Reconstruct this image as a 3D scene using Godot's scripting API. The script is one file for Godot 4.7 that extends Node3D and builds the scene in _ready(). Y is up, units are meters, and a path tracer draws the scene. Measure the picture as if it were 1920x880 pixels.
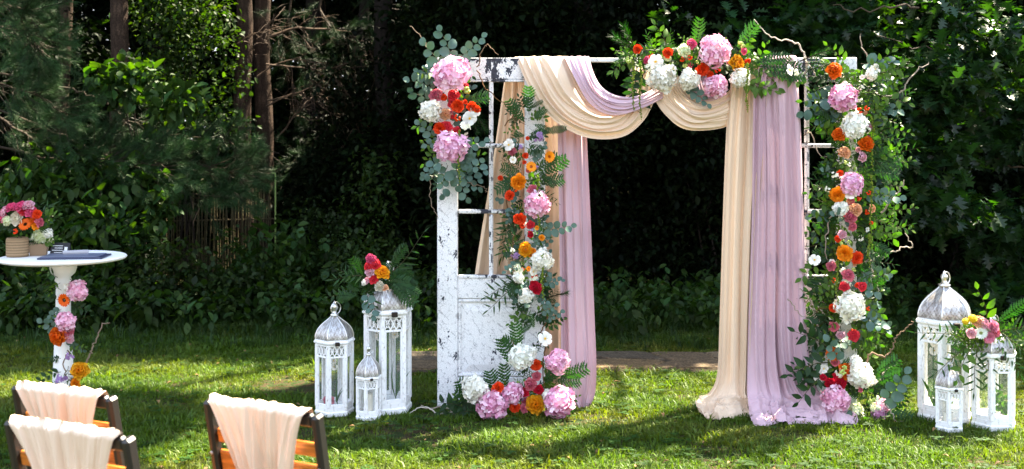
extends Node3D

# A wedding arch of two old doors on a forest lawn. Units are metres, y is up, the eye stands at (0, 1.6, 0) and looks along -z.
const FOCAL := 2000.0     # focal length in pixels of the 1920 wide photograph
const MID_X := 960.0
const HORIZON := 269.0
const EYE := 1.6

var rng := RandomNumberGenerator.new()
var sun_dir := Vector3(0.58, 1.2, -0.52).normalized()
var mats := {}
var used := {}
var noise := FastNoiseLite.new()
var soft := FastNoiseLite.new()
var sun_gaps := []        # [point, radius]: places that the sun reaches between the crowns


# ------------------------------------------------------------------ mesh builder
class MB:
	var v := PackedVector3Array()
	var uv := PackedVector2Array()
	var c := PackedColorArray()
	var ix := PackedInt32Array()
	var tint := Color.WHITE

	func add(p: Vector3, t := Vector2.ZERO) -> int:
		v.push_back(p)
		uv.push_back(t)
		c.push_back(tint)
		return v.size() - 1

	func tri(a: int, b: int, d: int) -> void:
		ix.push_back(a)
		ix.push_back(b)
		ix.push_back(d)

	# a flat convex polygon whose front looks along «out»
	func poly(pts: Array, out: Vector3, uvs := []) -> void:
		var nrm: Vector3 = (pts[2] - pts[0]).cross(pts[1] - pts[0])
		var flip := nrm.dot(out) < 0.0
		var first := v.size()
		for i in pts.size():
			add(pts[i], uvs[i] if uvs.size() else Vector2.ZERO)
		for i in range(1, pts.size() - 1):
			if flip:
				tri(first, first + i + 1, first + i)
			else:
				tri(first, first + i, first + i + 1)

	func box(center: Vector3, size: Vector3, bevel := 0.0, b := Basis.IDENTITY) -> void:
		var h := size * 0.5
		var w := minf(bevel, minf(h.x, minf(h.y, h.z)) * 0.9)
		for a in 3:
			var e := (a + 1) % 3
			var f := (a + 2) % 3
			for s in [-1.0, 1.0]:
				var pts := []
				for k in [[-1.0, -1.0], [1.0, -1.0], [1.0, 1.0], [-1.0, 1.0]]:
					var q := Vector3.ZERO
					q[a] = s * h[a]
					q[e] = k[0] * (h[e] - w)
					q[f] = k[1] * (h[f] - w)
					pts.append(center + b * q)
				var o := Vector3.ZERO
				o[a] = s
				poly(pts, b * o)
			if w > 0.0:
				for s in [-1.0, 1.0]:
					for t in [-1.0, 1.0]:
						var pts := []
						for k in [[0, -1.0], [0, 1.0], [1, 1.0], [1, -1.0]]:
							var q := Vector3.ZERO
							q[a] = k[1] * (h[a] - w)
							q[e] = s * (h[e] - (w if k[0] == 1 else 0.0))
							q[f] = t * (h[f] - (w if k[0] == 0 else 0.0))
							pts.append(center + b * q)
						var o := Vector3.ZERO
						o[e] = s
						o[f] = t
						poly(pts, b * o)
		if w > 0.0:
			for sx in [-1.0, 1.0]:
				for sy in [-1.0, 1.0]:
					for sz in [-1.0, 1.0]:
						var s := Vector3(sx, sy, sz)
						var pts := []
						for a in 3:
							var q := s * (h - Vector3.ONE * w)
							q[a] = s[a] * h[a]
							pts.append(center + b * q)
						poly(pts, b * s)

	# polygon rings stacked into a faceted body (each ring an array of points, all the same count)
	func rings(list: Array, cap := true) -> void:
		var n: int = list[0].size()
		var mid := Vector3.ZERO
		for r in list:
			for p in r:
				mid += p / float(n * list.size())
		for k in list.size() - 1:
			var c0 := Vector3.ZERO
			for p in list[k]:
				c0 += p / float(n)
			for i in n:
				var j := (i + 1) % n
				var a: Vector3 = list[k][i]
				var b: Vector3 = list[k][j]
				var d: Vector3 = list[k + 1][j]
				var e: Vector3 = list[k + 1][i]
				var o := (a + b) * 0.5 - c0
				if o.length() < 0.0001:
					o = (d + e) * 0.5 - c0
				if (b - a).length() < 0.0001:
					poly([a, d, e], o)
				elif (d - e).length() < 0.0001:
					poly([a, b, d], o)
				else:
					poly([a, b, d, e], o, [Vector2(0, k), Vector2(1, k), Vector2(1, k + 1), Vector2(0, k + 1)])
		if cap:
			poly(list[0], list[0][0] - list[1][0])
			poly(list[-1], list[-1][0] - list[-2][0])

	func grid(nu: int, nv: int, f: Callable, closed := false) -> void:
		var first := v.size()
		for j in nv + 1:
			for i in nu + 1:
				var p: Vector3 = f.call(float(i) / nu, float(j) / nv)
				add(p, Vector2(float(i) / nu, float(j) / nv))
		for j in nv:
			for i in nu:
				var a := first + j * (nu + 1) + i
				var b := a + 1
				if closed and i == nu - 1:
					b = first + j * (nu + 1)
				var e := a + nu + 1
				var d := b + nu + 1
				tri(a, b, d)
				tri(a, d, e)

	func lathe(profile: Array, sides: int, at := Vector3.ZERO, b := Basis.IDENTITY) -> void:
		var first := v.size()
		for j in profile.size():
			for i in sides:
				var a := -TAU * i / sides
				var r: float = profile[j].x
				add(at + b * Vector3(cos(a) * r, profile[j].y, -sin(a) * r), Vector2(float(i) / sides * 4.0, float(j) / profile.size()))
		for j in profile.size() - 1:
			for i in sides:
				var k := (i + 1) % sides
				var p := first + j * sides
				tri(p + i, p + k, p + sides + k)
				tri(p + i, p + sides + k, p + sides + i)

	func tube(pts: Array, radii: Array, sides: int) -> void:
		var first := v.size()
		var n := pts.size()
		var side := Vector3.ZERO
		var run := 0.0
		for j in n:
			var t: Vector3 = (pts[mini(j + 1, n - 1)] - pts[maxi(j - 1, 0)]).normalized()
			if j == 0:
				side = t.cross(Vector3.UP if absf(t.y) < 0.9 else Vector3.RIGHT).normalized()
			else:
				side = (side - t * side.dot(t)).normalized()
				run += (pts[j] - pts[j - 1]).length()
			var up := t.cross(side)
			var r: float = radii[j] if radii.size() == n else lerpf(radii[0], radii[1], float(j) / (n - 1))
			for i in sides + 1:
				var a := -TAU * i / sides
				add(pts[j] + (side * cos(a) + up * sin(a)) * r, Vector2(float(i) / sides, run))
		for j in n - 1:
			for i in sides:
				var a := first + j * (sides + 1) + i
				var b := a + 1
				tri(a, b, b + sides + 1)
				tri(a, b + sides + 1, a + sides + 1)

	# a leaf along +y of «x» with its face to +z; the outline is a list of (place along, half width)
	func leaf(x: Transform3D, length: float, width: float, outline: Array, fold := 0.25, bend := 0.2) -> void:
		var first := v.size()
		for o in outline:
			var t: float = o.x
			var w: float = o.y * width * 0.5
			var z := -bend * length * t * t
			add(x * Vector3(0, t * length, z), Vector2(0.5, t))
			add(x * Vector3(-w, t * length + w * 0.15, z + w * fold), Vector2(0, t))
			add(x * Vector3(w, t * length + w * 0.15, z + w * fold), Vector2(1, t))
		for k in outline.size() - 1:
			var a := first + k * 3
			tri(a, a + 1, a + 4)
			tri(a, a + 4, a + 3)
			tri(a, a + 3, a + 5)
			tri(a, a + 5, a + 2)

	func ball(at: Vector3, r: float, n := 8) -> void:
		var prof := []
		for k in n / 2 + 1:
			var a := -PI / 2 + PI * k / (n / 2)
			prof.append(Vector2(maxf(cos(a), 0.001) * r, sin(a) * r))
		lathe(prof, n, at)

	func mesh() -> ArrayMesh:
		var nn := PackedVector3Array()
		nn.resize(v.size())
		for k in range(0, ix.size(), 3):
			var a := ix[k]
			var b := ix[k + 1]
			var d := ix[k + 2]
			var f := (v[d] - v[a]).cross(v[b] - v[a])
			nn[a] += f
			nn[b] += f
			nn[d] += f
		for k in nn.size():
			nn[k] = nn[k].normalized() if nn[k].length_squared() > 1e-20 else Vector3.UP
		var arr := []
		arr.resize(Mesh.ARRAY_MAX)
		arr[Mesh.ARRAY_VERTEX] = v
		arr[Mesh.ARRAY_NORMAL] = nn
		arr[Mesh.ARRAY_TEX_UV] = uv
		arr[Mesh.ARRAY_COLOR] = c
		arr[Mesh.ARRAY_INDEX] = ix
		var m := ArrayMesh.new()
		m.add_surface_from_arrays(Mesh.PRIMITIVE_TRIANGLES, arr)
		return m


# ------------------------------------------------------------------ nodes
func P(px: float, py: float, d: float) -> Vector3:
	return Vector3((px - MID_X) * d / FOCAL, EYE - (py - HORIZON) * d / FOCAL, -d)

func numbered(called: String) -> String:
	used[called] = used.get(called, -1) + 1
	return called if used[called] == 0 else "%s_%03d" % [called, used[called]]

func tag(o: Node3D, label: String, category: String, group := "", kind := "") -> Node3D:
	if label:
		o.set_meta("label", label)
	if category:
		o.set_meta("category", category)
	if group:
		o.set_meta("group", group)
	if kind:
		o.set_meta("kind", kind)
	return o

func thing(called: String, label: String, category: String, at := Vector3.ZERO, turn := 0.0, group := "") -> Node3D:
	var o := Node3D.new()
	o.name = numbered(called)
	add_child(o)
	o.position = at
	o.rotation.y = turn
	tag(o, label, category, group)
	return o

func put(called: String, m: Mesh, material: Material, parent: Node3D = null, at := Transform3D.IDENTITY) -> MeshInstance3D:
	var o := MeshInstance3D.new()
	o.mesh = m
	o.material_override = material
	o.transform = at
	if parent == null:
		o.name = numbered(called)
		add_child(o)
	else:
		var n := 0
		var taken: Dictionary = parent.get_meta("taken", {})
		n = taken.get(called, -1) + 1
		taken[called] = n
		parent.set_meta("taken", taken)
		o.name = called if n == 0 else "%s_%03d" % [called, n]
		parent.add_child(o, true)
	return o

# a part whose shape was made in world coordinates, under a thing that is not turned
func put_world(called: String, mb: MB, material: Material, parent: Node3D) -> MeshInstance3D:
	var o := parent.global_position
	for k in mb.v.size():
		mb.v[k] -= o
	return put(called, mb.mesh(), material, parent)

func scatter(called: String, m: Mesh, material: Material, where: Array, tints: Array, parent: Node3D = null) -> MultiMeshInstance3D:
	var mm := MultiMesh.new()
	mm.transform_format = MultiMesh.TRANSFORM_3D
	mm.use_colors = true
	mm.mesh = m
	mm.instance_count = where.size()
	for i in where.size():
		mm.set_instance_transform(i, where[i])
		mm.set_instance_color(i, tints[i])
	var o := MultiMeshInstance3D.new()
	o.multimesh = mm
	o.material_override = material
	o.set_meta("kind", "stuff")
	if parent == null:
		o.name = numbered(called)
		add_child(o)
	else:
		o.name = called
		parent.add_child(o, true)
	return o


# ------------------------------------------------------------------ materials
func lin(r: int, g: int, b: int) -> Color:
	return Color8(r, g, b).srgb_to_linear()

func mat(key: String, col: Color, rough: float, spec := 0.5) -> StandardMaterial3D:
	if mats.has(key):
		return mats[key]
	var m := StandardMaterial3D.new()
	m.resource_name = key
	m.albedo_color = col
	m.roughness = rough
	m.metallic_specular = spec
	mats[key] = m
	return m

# leaves and petals: the vertex colour is the base colour, some light passes
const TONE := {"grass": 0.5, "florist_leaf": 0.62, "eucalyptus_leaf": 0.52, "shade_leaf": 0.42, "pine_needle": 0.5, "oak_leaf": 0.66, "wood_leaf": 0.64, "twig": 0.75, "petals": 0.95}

func living(key: String, rough: float, spec: float, through: Color) -> StandardMaterial3D:
	if mats.has(key):
		return mats[key]
	var k: float = TONE.get(key, 1.0)
	var m := mat(key, Color(k, k, k).linear_to_srgb(), rough, spec)
	m.vertex_color_use_as_albedo = true
	m.cull_mode = BaseMaterial3D.CULL_DISABLED
	if through.r + through.g + through.b > 0.0:
		m.backlight_enabled = true
		m.backlight = through
	return m

func tex(w: int, h: int, f: Callable) -> ImageTexture:
	var im := Image.create(w, h, false, Image.FORMAT_RGB8)
	for y in h:
		for x in w:
			var c: Color = f.call(x, y)
			im.set_pixel(x, y, c)
	return ImageTexture.create_from_image(im)

func fnl(kind: int, freq: float, s: int, octaves := 4) -> FastNoiseLite:
	var n := FastNoiseLite.new()
	n.noise_type = kind
	n.frequency = freq
	n.seed = s
	n.fractal_octaves = octaves
	return n

func triplanar(m: StandardMaterial3D, size: float) -> void:
	m.uv1_triplanar = true
	m.uv1_scale = Vector3.ONE / size
	m.uv1_triplanar_sharpness = 8.0

func ru(a: float, b: float) -> float:
	return rng.randf_range(a, b)

func rdir() -> Vector3:
	var z := ru(-1, 1)
	var a := ru(0, TAU)
	var r := sqrt(1 - z * z)
	return Vector3(r * cos(a), z, r * sin(a))

# a basis whose y points along «y» and whose z is as near to «z» as it can be
func frame(y: Vector3, z := Vector3.ZERO) -> Basis:
	y = y.normalized()
	if z == Vector3.ZERO or absf(z.normalized().dot(y)) > 0.98:
		z = Vector3(0.31, 0.2, 0.93) if absf(y.z) < 0.9 else Vector3(0.3, 0.95, 0.1)
	var x := y.cross(z).normalized()
	return Basis(x, y, x.cross(y))

func catmull(pts: Array, t: float) -> Vector3:
	var n := pts.size() - 1
	var s := clampf(t, 0, 1) * n
	var i := mini(int(s), n - 1)
	var f := s - i
	var a: Vector3 = pts[maxi(i - 1, 0)]
	var b: Vector3 = pts[i]
	var c: Vector3 = pts[i + 1]
	var d: Vector3 = pts[mini(i + 2, n)]
	return b.cubic_interpolate(c, a, d, f)

# points of a wiggly twig through pixels (x, y) at one distance
func px_path(px: Array, d: float, wiggle := 0.0, per := 6) -> Array:
	var key := []
	for q in px:
		key.append(P(q[0], q[1], d + (q[2] if q.size() > 2 else 0.0)))
	var out := []
	var n := (px.size() - 1) * per
	for i in n + 1:
		var w := Vector3(ru(-1, 1), ru(-1, 1), ru(-1, 1)) * wiggle
		out.append(catmull(key, float(i) / n) + w)
	return out


# ------------------------------------------------------------------ leaves and flowers
const OVATE := [Vector2(0, 0), Vector2(0.22, 0.75), Vector2(0.45, 1.0), Vector2(0.75, 0.62), Vector2(1, 0)]
const NARROW := [Vector2(0, 0), Vector2(0.3, 0.9), Vector2(0.6, 0.8), Vector2(1, 0)]
const ROUND := [Vector2(0, 0.1), Vector2(0.12, 0.62), Vector2(0.35, 0.97), Vector2(0.62, 0.98), Vector2(0.87, 0.6), Vector2(1, 0.05)]
const TOOTHED := [Vector2(0, 0.2), Vector2(0.14, 0.95), Vector2(0.24, 0.5), Vector2(0.4, 0.95), Vector2(0.5, 0.42), Vector2(0.66, 0.75), Vector2(0.74, 0.34), Vector2(1, 0)]
const OAK := [Vector2(0, 0.03), Vector2(0.12, 0.14), Vector2(0.2, 0.62), Vector2(0.27, 0.2), Vector2(0.38, 1.0), Vector2(0.47, 0.24), Vector2(0.6, 1.05), Vector2(0.69, 0.26), Vector2(0.82, 0.62), Vector2(0.88, 0.2), Vector2(1, 0)]

var proto := {}           # shared meshes by name
var sprigs := {}          # sprig prototypes: stem with leaves
var petal_mats := {}

func vary(c: Color, a: float, hue := 0.0) -> Color:
	var k := 1.0 + ru(-a, a)
	var h := ru(-hue, hue)
	return Color(c.r * k * (1.0 + h), c.g * k, c.b * k * (1.0 - h))

# a twig full of leaves within a ball of radius «r»
func spray_mesh(n: int, r: float, ll: float, lw: float, outline: Array, col: Color, var_ := 0.3, flat := 0.75) -> ArrayMesh:
	var mb := MB.new()
	for i in n:
		var p := rdir() * r * pow(rng.randf(), 0.4)
		p.y *= flat
		mb.tint = vary(col, var_, 0.18)
		var y := (p.normalized() * 0.6 + rdir() * 0.8 + Vector3(0, -0.25, 0)).normalized()
		var b := frame(y, Vector3(ru(-0.7, 0.7), 1, ru(-0.7, 0.7)))
		var k := ru(0.6, 1.2)
		mb.leaf(Transform3D(b, p), ll * k, lw * k, outline, 0.3, ru(0.05, 0.35))
	return mb.mesh()

func needle_mesh(n: int, length: float, ln: float, col: Color) -> ArrayMesh:
	var mb := MB.new()
	mb.tint = lin(58, 44, 32)
	mb.tube([Vector3.ZERO, Vector3(0, length * 0.5, 0.01), Vector3(0, length, 0)], [0.004, 0.002], 4)
	for i in n:
		var t := pow(rng.randf(), 0.8)
		var a := ru(0, TAU)
		var open := ru(0.35, 0.95)
		var y := Vector3(cos(a) * open, 1.0 - 0.35 * open, sin(a) * open).normalized()
		var b := frame(y, rdir())
		var p := Vector3(0, length * (0.25 + 0.75 * t), 0)
		mb.tint = vary(col, 0.35, 0.1)
		var w := 0.0011
		var l := ln * ru(0.7, 1.15)
		var f := mb.add(p - b.x * w)
		mb.add(p + b.x * w)
		mb.add(p + y * l - Vector3(0, 0.12 * l * absf(y.x), 0))
		mb.tri(f, f + 1, f + 2)
	return mb.mesh()

func grass_mesh(n: int, r: float, h0: float, h1: float, w: float, lean := 0.5) -> ArrayMesh:
	var mb := MB.new()
	for i in n:
		var a := ru(0, TAU)
		var q := sqrt(rng.randf()) * r
		var p := Vector3(cos(a) * q, -0.004, sin(a) * q)
		var d := Vector3(cos(a + ru(-1.4, 1.4)), 0, sin(a + ru(-1.4, 1.4)))
		var h := ru(h0, h1)
		var l := ru(0.1, 1.0) * lean * h
		var s := Vector3(-d.z, 0, d.x) * w * ru(0.7, 1.3) * 0.5
		mb.tint = vary(Color(1.25, 1.0, 0.9) if rng.randf() < 0.12 else Color(0.95, 1.0, 0.8), 0.25, 0.12)
		var f := mb.add(p - s)
		mb.add(p + s)
		mb.add(p + d * l * 0.35 + Vector3(0, h * 0.6, 0) - s * 0.8)
		mb.add(p + d * l * 0.35 + Vector3(0, h * 0.6, 0) + s * 0.8)
		mb.add(p + d * l + Vector3(0, h * (1.0 - 0.25 * l / h), 0))
		mb.tri(f, f + 2, f + 3)
		mb.tri(f, f + 3, f + 1)
		mb.tri(f + 2, f + 4, f + 3)
	return mb.mesh()

func fern_mesh(length: float, width: float, pairs: int, col: Color, fine := true) -> ArrayMesh:
	var mb := MB.new()
	mb.tint = vary(col, 0.1) * 0.8
	var mid := func(t: float) -> Vector3: return Vector3(0, t * length, -0.28 * length * t * t)
	mb.tube([mid.call(0.0), mid.call(0.35), mid.call(0.7), mid.call(1.0)], [0.0022, 0.0006], 4)
	for k in pairs:
		var t := 0.14 + 0.86 * float(k) / pairs
		var w := width * 0.5 * sin(PI * pow(1.0 - t * 0.93, 0.85)) * 1.1
		w = maxf(w, 0.006)
		for s in [-1.0, 1.0]:
			var y := Vector3(s, 0.62, -0.15 + ru(-0.15, 0.15)).normalized()
			var b := frame(y, Vector3(0, 0.1, 1))
			var x := Transform3D(b, mid.call(t))
			mb.tint = vary(col, 0.22, 0.1)
			if fine:
				var step := length / pairs
				for q in 5:
					var u := (q + 0.4) / 5.0
					var lw := minf(step * 0.85, w * 0.5) * (1.1 - u * 0.7)
					for e in [-1.0, 1.0]:
						var b2 := frame(Vector3(e * 0.75, 0.8, 0.0), Vector3(0, 0, 1))
						mb.leaf(x * Transform3D(b2, Vector3(0, w * u, 0)), lw, lw * 0.62, NARROW, 0.1, 0.1)
				mb.leaf(x, w * 1.05, step * 0.22, NARROW, 0.1, 0.1)
			else:
				mb.leaf(x, w * ru(0.9, 1.1), length / pairs * 0.95, TOOTHED, 0.2, 0.2)
	return mb.mesh()

func petal(mb: MB, x: Transform3D, l: float, w: float, cup: float, curl: float, tip := 1.0, ruffle := 0.0) -> void:
	var ph := ru(0, TAU)
	var base := mb.tint
	var first := mb.v.size()
	for j in 5:
		var t: float = [0.0, 0.3, 0.6, 0.87, 1.0][j]
		var hw: float = w * 0.5 * [0.3, 0.75, 1.0, 0.92, 0.6 * tip + 0.1][j]
		for i in 5:
			var u := i / 2.0 - 1.0
			var yy := t * l * (1.0 - (0.08 * u * u if j == 4 else 0.0))
			var zz := cup * w * (u * u - 0.35) * (0.3 + t) - curl * l * t * t * t
			if ruffle > 0.0:
				zz += ruffle * w * t * sin(ph + i * 2.3 + j)
				yy += ruffle * l * 0.35 * (1.0 if i % 2 == 0 else -1.0) * (1.0 if j == 4 else 0.0)
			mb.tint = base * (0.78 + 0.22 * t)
			mb.add(x * Vector3(u * hw, yy, zz), Vector2(u, t))
	mb.tint = base
	for j in 4:
		for i in 4:
			var a := first + j * 5 + i
			mb.tri(a, a + 6, a + 1)
			mb.tri(a, a + 5, a + 6)

# all blooms are about one unit in radius and look along +y
func bloom_mesh(kind: String, col: Color, col2: Color) -> ArrayMesh:
	var mb := MB.new()
	match kind:
		"hydrangea":
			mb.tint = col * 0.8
			mb.ball(Vector3(0, -0.05, 0), 0.8, 12)
			var n := 150
			var lump_ := ru(0, 6)
			for i in n:
				var y := 1.0 - 1.72 * (i + 0.5) / n
				var a := i * 2.39996
				var r := sqrt(1 - y * y)
				var d := Vector3(r * cos(a), y, r * sin(a))
				var lump := 1.0 + 0.14 * sin(d.x * 4.0 + lump_) * sin(d.z * 4.5 + lump_ * 2.0)
				var at := Vector3(d.x, d.y * 0.86, d.z) * ru(0.83, 1.0) * lump
				var b := frame(rdir(), (d + rdir() * 0.35).normalized())
				var up := b.z
				mb.tint = vary(col.lerp(col2, pow(rng.randf(), 1.5)), 0.12)
				var s := ru(0.15, 0.2)
				var spin := ru(0, TAU)
				for k in 4:
					var g := spin + k * PI / 2
					var o := (b.x * cos(g) + b.y * sin(g))
					var q := (b.x * -sin(g) + b.y * cos(g))
					var f := mb.add(at)
					mb.add(at + o * s * 0.62 - q * s * 0.55 + up * s * 0.22)
					mb.add(at + o * s * 1.12 + up * s * ru(-0.1, 0.45))
					mb.add(at + o * s * 0.62 + q * s * 0.55 + up * s * 0.22)
					mb.tri(f, f + 1, f + 2)
					mb.tri(f, f + 2, f + 3)
		"rose":
			var n := 30
			for i in n:
				var t := float(i) / (n - 1)
				var a := i * 2.39996
				var d := Vector3(cos(a), 0, sin(a))
				var tilt := lerpf(0.12, 1.18, pow(t, 1.3))
				var y := (d * sin(tilt) + Vector3.UP * cos(tilt)).normalized()
				var b := frame(y, Vector3.UP * sin(tilt) - d * cos(tilt))
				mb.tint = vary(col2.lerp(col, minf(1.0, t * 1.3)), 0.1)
				petal(mb, Transform3D(b, d * (0.05 + 0.1 * t) + Vector3(0, -0.5 + 0.12 * (1 - t), 0)), lerpf(0.72, 1.02, t), lerpf(0.5, 1.3, t), 0.3, lerpf(-0.1, 0.22, t), 0.8)
		"ruffle":
			mb.tint = col * 0.7
			mb.ball(Vector3(0, -0.3, 0), 0.5, 8)
			var n := 52
			for i in n:
				var t := float(i) / (n - 1)
				var a := i * 2.39996
				var d := Vector3(cos(a), 0, sin(a))
				var tilt := lerpf(0.1, 1.45, t) + ru(-0.15, 0.15)
				var y := (d * sin(tilt) + Vector3.UP * cos(tilt)).normalized()
				var b := frame(y, Vector3.UP * sin(tilt) - d * cos(tilt) + rdir() * 0.35)
				mb.tint = vary(col.lerp(col2, rng.randf() * 0.6), 0.16)
				petal(mb, Transform3D(b, Vector3(0, -0.3, 0)), ru(0.85, 1.08), 0.55, 0.1, 0.12, 1.0, 0.14)
		"daisy":
			for ring in 2:
				for i in 17:
					var a := TAU * (i + 0.5 * ring) / 17.0 + ru(-0.06, 0.06)
					var d := Vector3(cos(a), 0, sin(a))
					var tilt := 1.38 - 0.2 * ring
					var y := d * sin(tilt) + Vector3.UP * cos(tilt)
					mb.tint = vary(col, 0.13)
					mb.leaf(Transform3D(frame(y, Vector3.UP), d * 0.15), 0.85 - 0.12 * ring, 0.3, [Vector2(0, 0.5), Vector2(0.4, 0.9), Vector2(0.8, 0.95), Vector2(1, 0.3)], 0.2, 0.08)
			mb.tint = col2
			for i in 40:
				var r := 0.3 * sqrt((i + 0.5) / 40.0)
				mb.ball(Vector3(cos(i * 2.39996) * r, 0.1 - r * 0.2, sin(i * 2.39996) * r), 0.055, 4)
		"open":
			for i in 6:
				var a := TAU * i / 6.0 + ru(-0.1, 0.1)
				var d := Vector3(cos(a), 0, sin(a))
				var tilt := 1.1 + 0.25 * (i % 2) + ru(-0.1, 0.1)
				var y := d * sin(tilt) + Vector3.UP * cos(tilt)
				mb.tint = vary(col, 0.06)
				petal(mb, Transform3D(frame(y, Vector3.UP * sin(tilt) - d * cos(tilt)), d * 0.08), 0.95, 0.8, -0.12, 0.15, 0.55)
			mb.tint = col2
			for i in 7:
				mb.ball(Vector3(cos(i * 2.4) * 0.1, 0.18, sin(i * 2.4) * 0.1), 0.08, 6)
		"berries":
			for i in 9:
				var p := rdir() * 0.62
				mb.tint = vary(col.lerp(col2, rng.randf()), 0.15)
				mb.ball(Vector3(p.x, p.y * 0.6, p.z), ru(0.26, 0.36), 8)
		"small":
			for k in 9:
				var c := rdir() * 0.68
				c.y = absf(c.y) * 0.7
				var b := frame(rdir(), c + Vector3.UP * 0.5)
				for i in 5:
					var a := TAU * i / 5.0
					var y := b.x * cos(a) + b.y * sin(a) + b.z * 0.35
					mb.tint = vary(col, 0.08)
					mb.leaf(Transform3D(frame(y, b.z), c), 0.36, 0.3, ROUND, 0.1, 0.2)
				mb.tint = col2
				mb.ball(c + b.z * 0.05, 0.06, 4)
		"globe":
			mb.tint = col
			mb.ball(Vector3.ZERO, 0.88, 14)
			for i in 150:
				var y := 1.0 - 2.0 * (i + 0.5) / 150.0
				var r := sqrt(1 - y * y)
				mb.tint = vary(col2, 0.2)
				mb.ball(Vector3(r * cos(i * 2.39996), y, r * sin(i * 2.39996)) * 0.88, 0.1, 4)
	return mb.mesh()

# name of the part, kind of bloom, outer colour, inner colour
var flowers := {
	"hp": ["pink_hydrangea", "hydrangea", lin(232, 150, 192), lin(250, 222, 236), "round pink hydrangea head"],
	"hm": ["mauve_hydrangea", "hydrangea", lin(186, 112, 166), lin(214, 170, 200), "mauve hydrangea head"],
	"hw": ["white_hydrangea", "hydrangea", lin(238, 236, 222), lin(250, 248, 240), "white hydrangea head"],
	"hg": ["greenish_hydrangea", "hydrangea", lin(206, 218, 160), lin(240, 240, 214), "pale green hydrangea head"],
	"rc": ["coral_rose", "rose", lin(236, 70, 84), lin(226, 44, 62), "coral red rose"],
	"rr": ["red_rose", "rose", lin(214, 30, 58), lin(190, 16, 40), "crimson rose"],
	"rp": ["pink_rose", "rose", lin(240, 112, 156), lin(232, 70, 124), "bright pink rose"],
	"rl": ["blush_rose", "rose", lin(244, 196, 206), lin(238, 160, 176), "pale pink rose"],
	"rh": ["peach_rose", "rose", lin(246, 198, 156), lin(240, 166, 120), "peach rose"],
	"ro": ["orange_rose", "rose", lin(244, 118, 24), lin(238, 90, 10), "orange rose"],
	"ry": ["yellow_rose", "rose", lin(250, 184, 36), lin(246, 140, 14), "golden yellow rose"],
	"rw": ["white_rose", "rose", lin(244, 240, 226), lin(240, 230, 200), "white rose"],
	"lp": ["pink_lisianthus", "rose", lin(228, 128, 146), lin(202, 78, 108), "dusty pink lisianthus"],
	"cr": ["scarlet_carnation", "ruffle", lin(236, 60, 20), lin(246, 92, 40), "orange red carnation"],
	"co": ["orange_ranunculus", "ruffle", lin(248, 138, 16), lin(250, 168, 40), "orange ranunculus"],
	"cp": ["pink_carnation", "ruffle", lin(236, 130, 160), lin(244, 170, 190), "pink carnation"],
	"gd": ["orange_gerbera", "daisy", lin(244, 104, 14), lin(40, 18, 10), "orange gerbera with a dark eye"],
	"go": ["golden_gerbera", "daisy", lin(250, 150, 14), lin(200, 90, 10), "golden orange gerbera"],
	"gw": ["white_anemone", "daisy", lin(246, 244, 236), lin(196, 206, 140), "white anemone"],
	"ow": ["white_orchid", "open", lin(248, 246, 240), lin(246, 200, 60), "open white orchid"],
	"sw": ["white_stock", "small", lin(244, 243, 234), lin(214, 220, 150), "small white filler flowers"],
	"sl": ["lilac_stock", "small", lin(178, 140, 190), lin(120, 90, 140), "small lilac filler flowers"],
	"bo": ["orange_berries", "berries", lin(240, 84, 20), lin(228, 40, 16), "cluster of orange berries"],
	"bg": ["green_buds", "berries", lin(168, 196, 88), lin(206, 220, 130), "cluster of green buds"],
	"yb": ["yellow_billy_button", "globe", lin(214, 172, 16), lin(246, 214, 50), "round yellow billy button"],
}

func bloom(parent: Node3D, key: String, px: float, py: float, r: float, d: float, face := Vector3(0, 0.1, 1)) -> void:
	var f: Array = flowers[key]
	var id := key + str(rng.randi() % (5 if f[1] == "hydrangea" else 3))
	if not proto.has(id):
		var wash := ru(-0.12, 0.3)
		proto[id] = bloom_mesh(f[1], vary(f[2].lerp(f[3], maxf(wash, 0.0)), 0.1, 0.05), f[3])
	var y := (face.normalized() + rdir() * 0.32).normalized()
	var b := frame(y, rdir())
	var s := r * d / FOCAL * (0.92 if f[1] == "hydrangea" else 1.0)
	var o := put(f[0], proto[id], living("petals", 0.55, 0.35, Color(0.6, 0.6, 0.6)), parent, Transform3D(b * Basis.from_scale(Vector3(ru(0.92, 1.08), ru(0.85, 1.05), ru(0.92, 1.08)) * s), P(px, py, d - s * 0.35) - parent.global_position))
	o.set_meta("label", f[4])

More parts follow.
